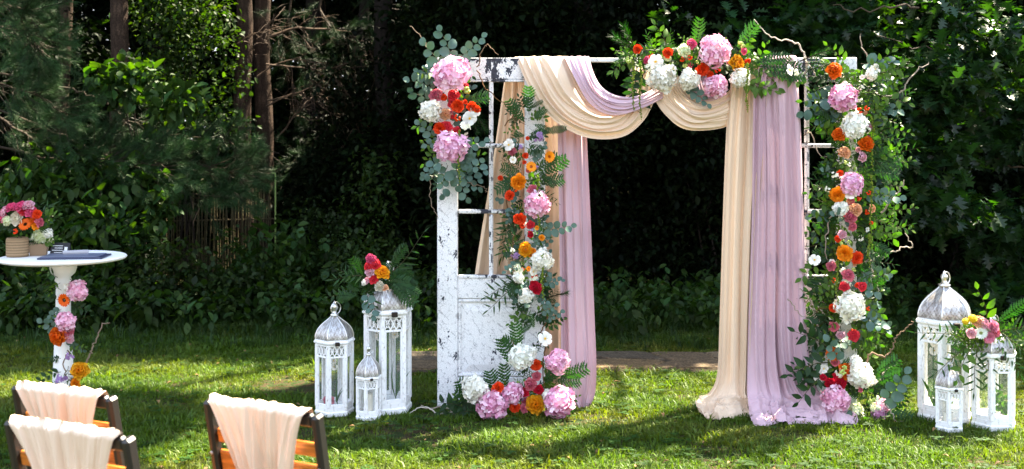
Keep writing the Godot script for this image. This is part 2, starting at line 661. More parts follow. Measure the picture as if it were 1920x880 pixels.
# ------------------------------------------------------------------ sprigs: foliage that a florist sticks in
func sprig_leafy(called: String, length: float, n: int, ll: float, lw: float, outline: Array, col: Color, m: Material, spread := 1.0, droop := 0.25) -> Node3D:
	var mb := MB.new()
	var mid := func(t: float) -> Vector3: return Vector3(0.05 * length * sin(t * 4.0), t * length, -droop * length * t * t)
	var pts := []
	for k in 7:
		pts.append(mid.call(k / 6.0))
	mb.tint = lin(96, 92, 58)
	mb.tube(pts, [0.0028, 0.001], 5)
	var root := MeshInstance3D.new()
	root.name = called
	root.mesh = mb.mesh()
	root.material_override = m
	var variants := []
	for k in 3:
		var lm := MB.new()
		lm.tint = vary(col, 0.2, 0.1)
		lm.leaf(Transform3D.IDENTITY, ll, lw, outline, 0.22, 0.15 + 0.15 * k)
		variants.append(lm.mesh())
	for k in n:
		var t := 0.15 + 0.85 * float(k) / (n - 1)
		var a := PI * k + ru(-0.6, 0.6)
		var y := Vector3(cos(a) * spread, 0.55, ru(-0.2, 0.55))
		if k == n - 1:
			y = Vector3(0, 1, -0.3)
		var s := ru(0.7, 1.15) * (1.1 - 0.35 * t)
		var o := MeshInstance3D.new()
		o.name = "leaf" if k == 0 else "leaf_%03d" % k
		o.mesh = variants[k % 3]
		o.material_override = m
		o.transform = Transform3D(frame(y, Vector3(ru(-0.4, 0.4), 0.3, 1)).scaled(Vector3.ONE * s), mid.call(t))
		root.add_child(o, true)
	return root

func make_sprigs() -> void:
	var leaf := living("florist_leaf", 0.42, 0.4, Color(0.8, 1.0, 0.3))
	var euca := living("eucalyptus_leaf", 0.45, 0.4, Color(0.3, 0.36, 0.16))
	for k in 3:
		sprigs["euca%d" % k] = sprig_leafy("eucalyptus_sprig", 0.17 + 0.03 * k, 6 + k, 0.07, 0.062, ROUND, lin(106, 140, 122), euca, 0.9)
		sprigs["salal%d" % k] = sprig_leafy("leafy_sprig", 0.15 + 0.03 * k, 7, 0.065, 0.036, OVATE, lin(104, 138, 44), leaf, 0.9)
		sprigs["willow%d" % k] = sprig_leafy("narrow_leaf_sprig", 0.18 + 0.03 * k, 12, 0.075, 0.014, NARROW, lin(64, 100, 48), leaf, 0.7, 0.5)
		sprigs["dark%d" % k] = sprig_leafy("dark_leaf_sprig", 0.13 + 0.03 * k, 8, 0.07, 0.034, OVATE, lin(52, 84, 44), leaf, 0.85)
		for q in [["fern", fern_mesh(0.15 + 0.025 * k, 0.12, 9, lin(66, 108, 56), false), "fern_frond"], ["palm", fern_mesh(0.17 + 0.02 * k, 0.085, 12, lin(52, 94, 40), false), "feather_frond"], ["needle", needle_mesh(130, 0.17, 0.05, lin(44, 86, 36)), "needle_sprig"]]:
			var o := MeshInstance3D.new()
			o.name = q[2]
			o.mesh = q[1]
			o.material_override = leaf
			sprigs["%s%d" % [q[0], k]] = o

func sprig(parent: Node3D, kind: String, at: Vector3, y: Vector3, s := 1.0) -> void:
	var o: MeshInstance3D = sprigs["%s%d" % [kind, rng.randi() % 3]].duplicate()
	var called := str(o.name)
	var taken: Dictionary = parent.get_meta("taken", {})
	var n: int = taken.get(called, -1) + 1
	taken[called] = n
	parent.set_meta("taken", taken)
	o.name = called if n == 0 else "%s_%03d" % [called, n]
	o.transform = Transform3D(frame(y, Vector3(ru(-0.5, 0.5), 0.35, 1)).scaled(Vector3.ONE * s), at - parent.global_position)
	parent.add_child(o, true)

# fills a garland: sprigs along a line of pixels, sticking out to the sides and forward
func fill(parent: Node3D, line: Array, d: float, half: float, n: int, kinds: Array, s := 1.0, down := 0.0) -> void:
	var pts := px_path(line, d, 0.0, 10)
	for i in n:
		var p: Vector3 = pts[int((i + rng.randf()) / n * (pts.size() - 1))]
		var side := -1.0 if i % 2 == 0 else 1.0
		var y := Vector3(side * ru(0.2, 1.1), ru(-0.7, 0.8) - down, ru(0.0, 0.75))
		p += Vector3(side * rng.randf() * half * d / FOCAL, 0, ru(-0.02, 0.03))
		sprig(parent, kinds[rng.randi() % kinds.size()], p, y, s * ru(0.7, 1.1))

func spray_at(parent: Node3D, list: Array, d: float) -> void:
	for q in list:   # kind, from pixel, to pixel, scale
		var a := P(q[1], q[2], d)
		var b := P(q[3], q[4], d - 0.05)
		sprig(parent, q[0], a, b - a, q[5] if q.size() > 5 else (b - a).length() / 0.2)

func strand(parent: Node3D, px: float, y0: float, y1: float, d: float) -> void:
	var mb := MB.new()
	var pts := []
	for k in 7:
		pts.append(P(px + sin(k * 1.3) * 1.6, lerpf(y0, y1, k / 6.0), d + 0.01 * sin(k)))
	mb.tint = lin(120, 142, 40)
	mb.tube(pts, [0.003, 0.002], 5)
	for k in 46:
		var t := k / 45.0
		mb.tint = vary(lin(168, 188, 62), 0.2)
		mb.ball(catmull(pts, t) + rdir() * 0.006, ru(0.005, 0.009) * (1.15 - 0.5 * t), 4)
	put_world("hanging_amaranth", mb, living("florist_leaf", 0.42, 0.4, Color.BLACK), parent)

func twig(parent: Node3D, px: Array, d: float, r := 0.006, pale := 0.0, wig := 0.008) -> void:
	var mb := MB.new()
	mb.tint = lin(112, 82, 52).lerp(lin(220, 210, 196), pale)
	mb.tube(px_path(px, d, wig, 6), [r, r * 0.4], 6)
	put_world("curly_twig", mb, living("twig", 0.7, 0.3, Color.BLACK), parent)

# small blooms tucked between the large ones
func tuck(parent: Node3D, line: Array, d: float, half: float, n: int, keys: Array, r0 := 4.5, r1 := 8.0) -> void:
	for i in n:
		var k := int((i + rng.randf()) / n * (line.size() - 1) * 0.999)
		var t := rng.randf()
		var q: Array = line[k]
		var w: Array = line[k + 1]
		bloom(parent, keys[rng.randi() % keys.size()], lerpf(q[0], w[0], t) + ru(-half, half), lerpf(q[1], w[1], t) + ru(-5, 5), ru(r0, r1), d, Vector3(ru(-0.5, 0.5), ru(-0.2, 0.5), 1))


# ------------------------------------------------------------------ setting
func ground_y(x: float, z: float) -> float:
	var far_rise := maxf(0.0, -z - 9.0) * 0.02
	return noise.get_noise_2d(x * 14.0, z * 14.0) * 0.012 + far_rise

# whether the sun passes at this place of the crowns: above the tree line, or through a gap in it
func sun_passes(p: Vector3, reach: float) -> bool:
	var g := p - sun_dir * (p.y / sun_dir.y)
	var line := -6.2 - g.x * 0.12 + noise.get_noise_2d(g.x * 60.0, 3.0) * 0.16
	if g.z > line - reach * 0.35 and g.x > -0.8 - (g.z + 5.2) * 0.9:
		return true
	for s in sun_gaps:
		var q: Vector3 = p - s[0]
		var along := q.dot(sun_dir)
		if along > 0.35 and (q - sun_dir * along).length() < s[1] + reach * 0.42:
			return true
	return false

func open_lawn(x: float, z: float) -> float:   # 0 on worn earth, 1 on full grass
	var n := noise.get_noise_2d(x * 38.0 + 50.0, z * 60.0)
	var bare := maxf(exp(-pow((x + 0.62) / 0.42, 2.0) - pow((z + 5.95) / 0.22, 2.0)), exp(-pow((x + 1.25) / 0.5, 2.0) - pow((z + 7.0) / 0.2, 2.0)))
	bare = maxf(bare, 0.8 * exp(-pow((x - 0.35) / 0.35, 2.0) - pow((z + 6.05) / 0.12, 2.0)))
	return clampf(1.0 - bare * 1.1 + n * 0.5, 0.05, 1.0)

func build_ground() -> void:
	var n1 := fnl(FastNoiseLite.TYPE_SIMPLEX, 0.03, 3)
	var n2 := fnl(FastNoiseLite.TYPE_SIMPLEX, 0.16, 9, 3)
	var t := tex(512, 512, func(x: int, y: int) -> Color:
		var a := n1.get_noise_2d(x, y) * 0.5 + 0.5
		var b := n2.get_noise_2d(x, y) * 0.5 + 0.5
		var c := Color8(62, 52, 34).lerp(Color8(44, 56, 26), smoothstep(0.35, 0.65, a))
		return c * (0.55 + 0.7 * b))
	var m := mat("earth", Color.WHITE, 0.95, 0.2)
	m.albedo_texture = t
	m.uv1_triplanar = true
	m.uv1_world_triplanar = true
	m.uv1_scale = Vector3.ONE / 1.3
	m.heightmap_enabled = true
	m.heightmap_texture = t
	m.heightmap_scale = 1.2
	var mb := MB.new()
	var xs := [-80.0, -40.0, -20.0, -12.0]
	for k in 97:
		xs.append(-12.0 + 0.25 * (k + 0.5))
	xs += [13.0, 20.0, 40.0, 80.0]
	var zs := [70.0, 30.0, 10.0, 2.0, -1.0]
	for k in 60:
		zs.append(-2.0 - 0.2 * k)
	zs += [-15.0, -18.0, -24.0, -34.0, -50.0, -90.0]
	for z in zs:
		for x in xs:
			mb.add(Vector3(x, ground_y(x, z), z))
	var w := xs.size()
	for j in zs.size() - 1:
		for i in w - 1:
			var a := j * w + i
			mb.tri(a, a + w + 1, a + 1)
			mb.tri(a, a + w, a + w + 1)
	tag(put("ground", mb.mesh(), m), "bare earth under the lawn and the forest floor", "ground", "", "structure")

func build_lawn() -> void:
	var meshes := []
	for k in 3:
		meshes.append(grass_mesh(16, 0.045, 0.015, 0.042, 0.0046, 1.35))
	var lists := [[], [], []]
	var tints := [[], [], []]
	for i in 52000:
		var z := -4.2 - 6.0 * pow(rng.randf(), 0.8)
		var half := 0.52 * -z + 0.8
		var x := ru(-half, half)
		if z < -7.42 and z > -8.1 and x > -0.85 and x < 2.0:
			if rng.randf() < 0.97:
				continue
		var o := open_lawn(x, z)
		if rng.randf() > o:
			continue
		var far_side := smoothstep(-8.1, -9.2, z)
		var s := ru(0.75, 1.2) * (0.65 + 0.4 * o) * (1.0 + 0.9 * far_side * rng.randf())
		var b := Basis(Vector3.UP, ru(0, TAU)).scaled(Vector3(s, s * ru(0.8, 1.25), s))
		s = 1.0 + 0.45 * noise.get_noise_2d(x * 55.0 + 9.0, z * 55.0)
		if rng.randf() < 0.04:
			s *= 1.6
		b = b.scaled(Vector3(s, s, s))
		var k := rng.randi() % 3
		lists[k].append(Transform3D(b, Vector3(x, ground_y(x, z), z)))
		var patch := noise.get_noise_2d(x * 25.0, z * 40.0) * 0.5 + 0.5
		var c := Color(0.178, 0.33, 0.042).lerp(Color(0.5, 0.46, 0.1), clampf(patch * 0.9 + (1.0 - o) * 0.6 - 0.38, 0, 1)) * ru(0.75, 1.2)
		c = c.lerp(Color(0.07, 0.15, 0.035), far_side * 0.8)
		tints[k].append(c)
	var root := thing("lawn", "mown lawn of short grass in front of and around the arch", "lawn")
	root.set_meta("kind", "stuff")
	for k in 3:
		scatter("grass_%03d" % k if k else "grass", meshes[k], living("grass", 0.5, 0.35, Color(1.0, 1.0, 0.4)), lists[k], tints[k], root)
	# clover and small weeds between the blades
	var clover := MB.new()
	for i in 5:
		var a := ru(0, TAU)
		var p := Vector3(cos(a), 0, sin(a)) * ru(0.0, 0.03)
		for q in 3:
			clover.tint = vary(Color(0.08, 0.19, 0.035), 0.2)
			var y := Vector3(cos(a + q * 2.1), 0.25, sin(a + q * 2.1))
			clover.leaf(Transform3D(frame(y, Vector3.UP), p + Vector3(0, 0.026, 0)), 0.013, 0.012, ROUND, 0.1, 0.1)
	var where := []
	var tint := []
	for i in 1500:
		var z := ru(-4.6, -9.0)
		var x := ru(-0.52 * -z, 0.52 * -z)
		if z < -7.4 and z > -8.12 and x > -0.85 and x < 2.0:
			continue
		if noise.get_noise_2d(x * 50.0, z * 50.0) < -0.05:
			continue
		where.append(Transform3D(Basis(Vector3.UP, ru(0, TAU)).scaled(Vector3.ONE * ru(0.7, 1.4)), Vector3(x, ground_y(x, z), z)))
		tint.append(Color.WHITE * ru(0.6, 1.2))
	var dead := MB.new()
	dead.tint = Color(0.2, 0.13, 0.06)
	dead.leaf(Transform3D.IDENTITY, 0.035, 0.022, OVATE, 0.6, 0.6)
	var dw := []
	var dt := []
	for i in 170:
		var z := ru(-4.8, -9.0)
		var x := ru(-0.5 * -z, 0.5 * -z)
		dw.append(Transform3D(frame(Vector3(ru(-1, 1), ru(-0.1, 0.3), ru(-1, 1)), Vector3.UP), Vector3(x, ground_y(x, z) + 0.022, z)))
		dt.append(Color(1, 0.9, 0.8) * ru(0.5, 1.6))
	scatter("fallen_leaves", dead.mesh(), living("twig", 0.7, 0.3, Color.BLACK), dw, dt, root)
	scatter("clover", clover.mesh(), living("grass", 0.5, 0.35, Color(1.0, 1.0, 0.4)), where, tint, root)

func build_path() -> void:
	var root := thing("path", "low flagstone path crossing the grass behind the arch", "path", Vector3(0.8, 0, -7.75))
	root.set_meta("kind", "structure")
	var bed := MB.new()
	bed.box(Vector3(0.575, 0.004, -7.75), Vector3(2.8, 0.03, 0.66), 0.01)
	var soil := mat("soil", Color8(66, 58, 48), 0.95, 0.2)
	put_world("bed", bed, soil, root)
	var sn := fnl(FastNoiseLite.TYPE_SIMPLEX, 0.02, 21, 5)
	var t := tex(256, 256, func(x: int, y: int) -> Color:
		var a := sn.get_noise_2d(x, y * 2.0) * 0.5 + 0.5
		return Color8(134, 120, 102).lerp(Color8(186, 172, 150), a) * (0.8 + 0.3 * sn.get_noise_2d(x * 5.0, y * 5.0)))
	t = t
	var ms := []
	for k in 4:
		var m := mat("flagstone%d" % k, [Color8(214, 204, 190), Color8(184, 172, 158), Color8(200, 184, 160), Color8(160, 156, 152)][k], 0.85, 0.3)
		m.albedo_texture = t
		triplanar(m, 0.7)
		m.heightmap_enabled = true
		m.heightmap_texture = t
		m.heightmap_scale = 0.8
		ms.append(m)
	var nx := 6
	var nz := 2
	var pt := func(i: int, j: int) -> Vector3:
		var h := hash(i * 31 + j * 977)
		var jx := (h % 1000) / 1000.0 - 0.5
		var jz := ((h / 1000) % 1000) / 1000.0 - 0.5
		return Vector3(-0.8 + 2.75 * (i + jx * 0.55) / nx, 0, -7.44 - 0.62 * (j + jz * (0.5 if j > 0 and j < nz else 0.16)) / nz)
	for i in nx:
		for j in nz:
			var q := [pt.call(i, j), pt.call(i + 1, j), pt.call(i + 1, j + 1), pt.call(i, j + 1)]
			var mid: Vector3 = (q[0] + q[1] + q[2] + q[3]) / 4.0
			var low := []
			var top := []
			var h := 0.03 + ru(-0.004, 0.005)
			for k in 4:
				var a: Vector3 = q[k]
				var b: Vector3 = q[(k + 1) % 4]
				for e in [0.14, 0.5, 0.86]:
					var p := mid + (a.lerp(b, e) - mid) * (0.965 if e != 0.5 else ru(0.93, 0.97))
					low.append(p)
					top.append(mid + (p - mid) * 0.95 + Vector3(0, h, 0))
			var rim := []
			for p in low:
				rim.append(p + Vector3(0, h - 0.01, 0))
			var mb := MB.new()
			mb.rings([low, rim, top])
			put_world("stone", mb, ms[rng.randi() % 4], root)

# ------------------------------------------------------------------ forest
func bark_mat(key: String, a: Color, b: Color, deep: float) -> StandardMaterial3D:
	var n := fnl(FastNoiseLite.TYPE_CELLULAR, 0.045, 5, 2)
	n.cellular_return_type = FastNoiseLite.RETURN_DISTANCE2_SUB
	var n2 := fnl(FastNoiseLite.TYPE_SIMPLEX, 0.05, 8)
	var t := tex(128, 256, func(x: int, y: int) -> Color:
		var e := n.get_noise_2d(x + 6.0 * n2.get_noise_2d(x, y), y * 0.4) * 0.5 + 0.5
		var c := a.lerp(b, clampf(e * 1.3 + 0.3 * n2.get_noise_2d(x * 3.0, y * 3.0), 0, 1))
		return c)
	var m := mat(key, Color.WHITE, 0.9, 0.25)
	m.albedo_texture = t
	m.heightmap_enabled = true
	m.heightmap_texture = t
	m.heightmap_scale = deep
	m.uv1_scale = Vector3(2, 1.1, 1)
	return m

func trunk_mb(base: Vector3, h: float, r0: float, r1: float, lean := Vector3.ZERO, seed_ := 0) -> MB:
	var mb := MB.new()
	var pts := []
	var rad := []
	for k in 26:
		var t := k / 25.0
		pts.append(base + Vector3(0.008 * noise.get_noise_2d(seed_ * 40.0, t * 90.0) * h, t * h - 0.05, 0.008 * noise.get_noise_2d(seed_ * 40.0 + 500.0, t * 90.0) * h) * 1.0 + lean * t)
		rad.append(lerpf(r0, r1, t) * (1.0 + 0.5 * exp(-t * 22.0)))
	mb.tube(pts, rad, 18)
	for k in mb.v.size():
		var p := mb.v[k]
		var c: Vector3 = pts[k / 19]
		var d := p - c
		mb.v[k] = c + d * (1.0 + 0.16 * noise.get_noise_3d(p.x * 160.0, p.y * 60.0, p.z * 160.0))
	return mb

func twigs_mb(mb: MB, a: Vector3, dir: Vector3, length: float, r: float, depth: int, droop := 0.12) -> void:
	var pts := [a]
	var d := dir.normalized()
	var n := 6
	for k in n:
		d = (d + rdir() * 0.28 + Vector3(0, -droop, 0)).normalized()
		pts.append(pts[-1] + d * length / n)
	mb.tube(pts, [r, r * 0.35], 5 if depth > 0 else 4)
	if depth <= 0:
		return
	for k in 6:
		var t := ru(0.2, 1.0)
		var i := mini(int(t * n), n - 1)
		var dd: Vector3 = (pts[i + 1] - pts[i]).normalized()
		twigs_mb(mb, pts[i].lerp(pts[i + 1], t * n - i), dd + rdir() * 0.95, length * ru(0.35, 0.65), r * 0.45, depth - 1, droop)

var sprays := {}

func make_sprays() -> void:
	sprays.leafy = [spray_mesh(34, 0.26, 0.085, 0.05, OVATE, lin(74, 98, 46)), spray_mesh(30, 0.28, 0.075, 0.05, OVATE, lin(66, 92, 44))]
	sprays.big = [spray_mesh(14, 0.2, 0.13, 0.075, OVATE, lin(78, 108, 52)), spray_mesh(12, 0.2, 0.12, 0.075, OVATE, lin(70, 100, 50))]
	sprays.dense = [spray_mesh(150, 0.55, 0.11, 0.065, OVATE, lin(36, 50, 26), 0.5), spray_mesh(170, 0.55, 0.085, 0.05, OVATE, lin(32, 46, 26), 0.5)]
	sprays.oak = [spray_mesh(15, 0.26, 0.17, 0.115, OAK, lin(48, 78, 44), 0.25, 0.55), spray_mesh(13, 0.26, 0.18, 0.12, OAK, lin(54, 84, 46), 0.25, 0.55)]
	sprays.pine = [needle_mesh(170, 0.24, 0.1, lin(64, 98, 54)), needle_mesh(150, 0.26, 0.11, lin(58, 92, 50))]
	sprays.fern = [fern_mesh(0.5, 0.3, 14, lin(62, 96, 46), false), fern_mesh(0.55, 0.32, 14, lin(58, 92, 44), false)]

# sprays of one kind inside an ellipsoid, the thinner towards its rim and with gaps of its own
func clump(list: Array, tints: Array, c: Vector3, r: Vector3, n: int, size: float, tone: Color, hollow := 0.35, gap := 0.25, cut := true, reach := -1.0) -> void:
	for i in n:
		var d := rdir() * pow(rng.randf(), hollow)
		var p := c + d * r
		if p.y < 0.12 or noise.get_noise_3d(p.x * 70.0, p.y * 70.0, p.z * 70.0) < -0.35 + gap:
			continue
		if cut and sun_passes(p, size if reach < 0.0 else reach):
			continue
		var b := Basis(Vector3.UP, ru(0, TAU)) * Basis(Vector3.RIGHT, ru(-0.5, 0.5))
		list.append(Transform3D(b.scaled(Vector3.ONE * size * ru(0.75, 1.3)), p))
		tints.append(tone * ru(0.6, 1.35))

func leaf_mat(kind: String) -> StandardMaterial3D:
	match kind:
		"dense":
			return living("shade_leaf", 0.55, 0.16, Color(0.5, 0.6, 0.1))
		"pine":
			return living("pine_needle", 0.5, 0.3, Color(0.4, 0.45, 0.2))
		"oak":
			return living("oak_leaf", 0.36, 0.5, Color(0.9, 1.0, 0.2))
	return living("wood_leaf", 0.5, 0.32, Color(0.9, 1.0, 0.2))

func leafy_thing(called: String, label: String, category: String, at: Vector3, kind: String, clumps: Array, tone: Color, group := "", stems := 3, gap := 0.2) -> Node3D:
	var root := thing(called, label, category, at, 0.0, group)
	var lists := [[], []]
	var tints := [[], []]
	for q in clumps:   # centre, radii, count, size
		for k in 2:
			clump(lists[k], tints[k], q[0], q[1], int(q[2]) / 2, q[3], tone, 0.4, gap, kind == "dense")
	if lists[0].size() + lists[1].size() == 0:
		return root
	for k in 2:
		for i in lists[k].size():
			lists[k][i].origin -= at
		if lists[k].size():
			scatter("foliage" if k == 0 else "foliage_001", sprays[kind][k], leaf_mat(kind), lists[k], tints[k], root)
	var mb := MB.new()
	mb.tint = lin(46, 38, 30)
	for k in stems:
		var q: Array = clumps[k % clumps.size()]
		var top: Vector3 = q[0] + Vector3(q[1].x * ru(-0.5, 0.5), -q[1].y * 0.15, 0)
		var a := at + Vector3(ru(-0.1, 0.1), -0.05, ru(-0.1, 0.1))
		mb.tube([a, a.lerp(top, 0.2) + rdir() * 0.05, a.lerp(top, 0.4) + rdir() * 0.1, a.lerp(top, 0.6) + rdir() * 0.1, a.lerp(top, 0.8) + rdir() * 0.1, top], [0.014, 0.004], 6)
	put_world("stem", mb, living("twig", 0.7, 0.3, Color.BLACK), root)
	return root

func tree(called: String, label: String, at: Vector3, h: float, r: float, bark: Material, kind: String, crown: Array, tone: Color, lean := Vector3.ZERO, group := "", limbs := 7) -> Node3D:
	var root := thing(called, label, "tree", at, 0.0, group)
	var mb := trunk_mb(at, h, r, r * 0.45, lean, int(at.x * 10.0))
	for k in limbs:
		var t := ru(0.42, 0.95)
		var a := at + Vector3(0, h * t, 0) + lean * t
		var g := ru(0, TAU)
		twigs_mb(mb, a, Vector3(cos(g), 0.35, sin(g)), ru(1.0, 2.2), r * 0.35, 1, 0.0)
	put_world("trunk", mb, bark, root)
	var lists := [[], []]
	var tints := [[], []]
	for q in crown:
		for k in 2:
			clump(lists[k], tints[k], q[0], q[1], int(q[2]) / 2, q[3], tone, 0.4, 0.12, kind != "oak")
	for k in 2:
		for i in lists[k].size():
			lists[k][i].origin -= at
		if lists[k].size():
			scatter("crown" if k == 0 else "crown_001", sprays[kind][k], leaf_mat(kind), lists[k], tints[k], root)
	return root

# a pine bough: a bent limb through pixels with needle tufts round its outer part
func bough(root: Node3D, px: Array, d: float, n: int, spread: float, from := 0.2, tone := 1.0) -> void:
	var pts := px_path(px, d, 0.015, 8)
	var mb := MB.new()
	mb.tint = lin(62, 50, 40)
	mb.tube(pts, [0.016, 0.005], 6)
	var where := [[], []]
	var tint := [[], []]
	for i in n:
		var t := lerpf(from, 1.0, rng.randf())
		var p := catmull(pts, t)
		var run := (catmull(pts, minf(t + 0.05, 1.0)) - catmull(pts, t - 0.05)).normalized()
		var y := (run * 0.8 + rdir() * 0.8 + Vector3(0, 0.15, 0)).normalized()
		var e := p + y * rng.randf() * spread + Vector3(0, -0.1 * spread, 0)
		if rng.randf() < 0.5 and spread > 0.12:
			mb.tube([p, p.lerp(e, 0.5) + rdir() * 0.02, e], [0.004, 0.002], 4)
		where[i % 2].append(Transform3D(frame(y, rdir()).scaled(Vector3.ONE * ru(0.7, 1.15)), e - root.global_position))
		tint[i % 2].append(Color.WHITE * ru(0.6, 1.25) * tone)
	var limb := put_world("bough", mb, living("twig", 0.7, 0.3, Color.BLACK), root)
	for k in 2:
		scatter("needles" if k == 0 else "needles_001", sprays.pine[k], leaf_mat("pine"), where[k], tint[k], limb)


# ------------------------------------------------------------------ the doors
func paint_mats() -> void:
	var big := fnl(FastNoiseLite.TYPE_SIMPLEX, 0.012, 31, 5)
	var fine := fnl(FastNoiseLite.TYPE_SIMPLEX, 0.05, 12, 4)
	var patchy := fnl(FastNoiseLite.TYPE_SIMPLEX, 0.005, 77, 2)
	var cell := fnl(FastNoiseLite.TYPE_CELLULAR, 0.028, 4, 1)
	cell.cellular_return_type = FastNoiseLite.RETURN_DISTANCE2_SUB
	cell.cellular_jitter = 1.0
	for q in [["worn_paint", 0.74, 0.5], ["bare_paint", 0.12, 0.4], ["old_paint", 0.98, 0.5]]:
		var hide: float = q[1]
		var crack: float = q[2]
		var shade := []
		var t := tex(512, 512, func(x: int, y: int) -> Color:
			var warp := fine.get_noise_2d(x * 0.7, y * 0.7)
			var a := big.get_noise_2d(x * 1.3, y * 0.8) * 0.8 + 0.3 * fine.get_noise_2d(x * 1.5, y) + 0.75 * patchy.get_noise_2d(x, y * 0.6)
			var e := cell.get_noise_2d(x + warp * 14.0, y + warp * 16.0)
			var c := Color8(246, 245, 246) * (0.93 + 0.07 * fine.get_noise_2d(x * 2.0, y * 2.0))
			var h := 1.0
			var line := smoothstep(-0.97, -0.9, e)
			if crack > 0.0 and fine.get_noise_2d(x * 0.3 + 900.0, y * 0.3) > -0.32 * crack:
				c = c.lerp(Color8(126, 124, 128), (1.0 - line) * crack)
				h = lerpf(1.0, line, 0.5)
			var chip := smoothstep(hide, hide + 0.035, a)
			c = c.lerp(Color8(52, 54, 68) * (0.85 + 0.3 * warp), chip)
			h = lerpf(h, 0.25, chip)
			return Color(c.r, c.g, c.b, h))
		var m := mat(q[0], Color.WHITE, 0.55, 0.45)
		m.albedo_texture = t
		triplanar(m, 0.62)
		m.heightmap_enabled = true
		m.heightmap_texture = t
		m.heightmap_scale = 0.12

# a half glazed door with three rows of two panes, its foot at the root's origin, its face to +z
func door(label: String, at: Vector3, turn: float, w: float, h: float, stile: float, mirror: bool) -> Node3D:
	var root := thing("door", label, "door", at, turn, "old doors that carry the arch")
	var worn: Material = mats.worn_paint
	var bare: Material = mats.bare_paint
	var th := 0.045
	var sill := h - (520.0 - 108.0) * 0.00325
	for s in [-1.0, 1.0]:
		var mb := MB.new()
		mb.box(Vector3(s * (w - stile) / 2, h / 2, 0), Vector3(stile, h, th), 0.005)
		put("stile", mb.mesh(), worn, root)
	var inner := w - 2 * stile
	var rails := [["top_rail", h - 0.068, 0.136, bare], ["middle_rail", sill - 0.065, 0.13, worn], ["bottom_rail", 0.09, 0.18, mats.old_paint]]
	for r in rails:
		var mb := MB.new()
		mb.box(Vector3(0, r[1], 0), Vector3(inner - 0.002, r[2] - 0.004, th - 0.004), 0.004)
		if r[0] == "top_rail":
			mb.box(Vector3(0, h - 0.142, 0.004), Vector3(inner - 0.004, 0.014, th - 0.012), 0.003)
		put(r[0], mb.mesh(), r[3], root)
	# glazing beads, upright and cross bars
	var top := h - 0.136
	var glaze := top - sill
	var bar := 0.026
	for k in 3:
		var mb := MB.new()
		var seg := (glaze - 2 * bar) / 3
		mb.box(Vector3(0.0, sill + seg / 2 + k * (seg + bar), 0), Vector3(bar, seg - 0.001, 0.03), 0.006)
		put("glazing_bar", mb.mesh(), worn, root)
	for k in 2:
		var mb := MB.new()
		mb.box(Vector3(0, sill + glaze * (k + 1) / 3.0, 0), Vector3(inner - 0.002, bar, 0.032), 0.006)
		put("glazing_bar", mb.mesh(), worn if k else bare, root)
	var lip := MB.new()
	lip.box(Vector3(0, sill + 0.006, 0.008), Vector3(inner - 0.004, 0.02, th - 0.006), 0.005)
	put("glazing_sill", lip.mesh(), bare, root)
	# panel with a raised field
	var p0 := 0.18
	var p1 := sill - 0.13
	var pm := MB.new()
	var mid := Vector3(0, (p0 + p1) / 2, 0)
	pm.box(mid, Vector3(inner - 0.002, p1 - p0 - 0.002, 0.014), 0.0)
	var hw := inner / 2
	var hh := (p1 - p0) / 2
	var ring := func(dx: float, z: float) -> Array: return [mid + Vector3(-hw + dx, -hh + dx, z), mid + Vector3(hw - dx, -hh + dx, z), mid + Vector3(hw - dx, hh - dx, z), mid + Vector3(-hw + dx, hh - dx, z)]
	pm.rings([ring.call(0.035, 0.0), ring.call(0.036, 0.009), ring.call(0.075, 0.017), ring.call(0.08, 0.017)])
	put("panel", pm.mesh(), mats.old_paint, root)
	var mould := MB.new()
	for q in [[Vector3(0, -hh + 0.011, 0), Vector3(inner - 0.004, 0.02, 0.0)], [Vector3(0, hh - 0.011, 0), Vector3(inner - 0.004, 0.02, 0.0)], [Vector3(-hw + 0.011, 0, 0), Vector3(0.02, 2 * hh - 0.044, 0.0)], [Vector3(hw - 0.011, 0, 0), Vector3(0.02, 2 * hh - 0.044, 0.0)]]:
		mould.box(mid + q[0] + Vector3(0, 0, 0.011), q[1] + Vector3(0, 0, 0.018), 0.006)
	put("panel_moulding", mould.mesh(), worn, root)
	return root

# ------------------------------------------------------------------ cloth
func cloth_mat(key: String, col: Color, through: float) -> StandardMaterial3D:
	var m := mat(key, col, 0.85, 0.25)
	m.cull_mode = BaseMaterial3D.CULL_DISABLED
	m.backlight_enabled = true
	var l := col.srgb_to_linear()
	var mid := (l.r + l.g + l.b) / 3.0
	l = l.lerp(Color(mid, mid, mid), 0.4)
	m.backlight = Color(l.r * through, l.g * through, l.b * through)
	m.rim_enabled = true
	m.rim = 0.15
	m.rim_tint = 0.6
	var t := tex(64, 64, func(x: int, y: int) -> Color: return Color.WHITE * (0.75 + 0.12 * ((x + y) % 2) + 0.13 * sin(x * 1.57)))
	m.heightmap_enabled = true
	m.heightmap_texture = t
	m.heightmap_scale = 0.01
	m.uv1_scale = Vector3(12, 30, 1)
	return m

func fold(x: float, s: float) -> float:
	var a := sin(x * TAU + s)
	return (1.0 - pow(absf(sin(x * PI + s * 0.5)), 0.7)) * 1.6 - 0.7 + 0.25 * a

# soft uneven folds: across «u», slowly changing along «v»
func drape(u: float, v: float, folds: float, s: float) -> float:
	var a := soft.get_noise_2d(u * folds * 1.25 + s * 17.0, v * 0.9)
	var b := soft.get_noise_2d(u * folds * 2.6 + s * 31.0 + 50.0, v * 1.1)
	var c := soft.get_noise_2d(u * folds * 1.7 + s * 23.0 + 90.0, v * 0.7)
	return a * 0.9 + (0.55 - 1.9 * absf(c)) * 0.5 + b * 0.28

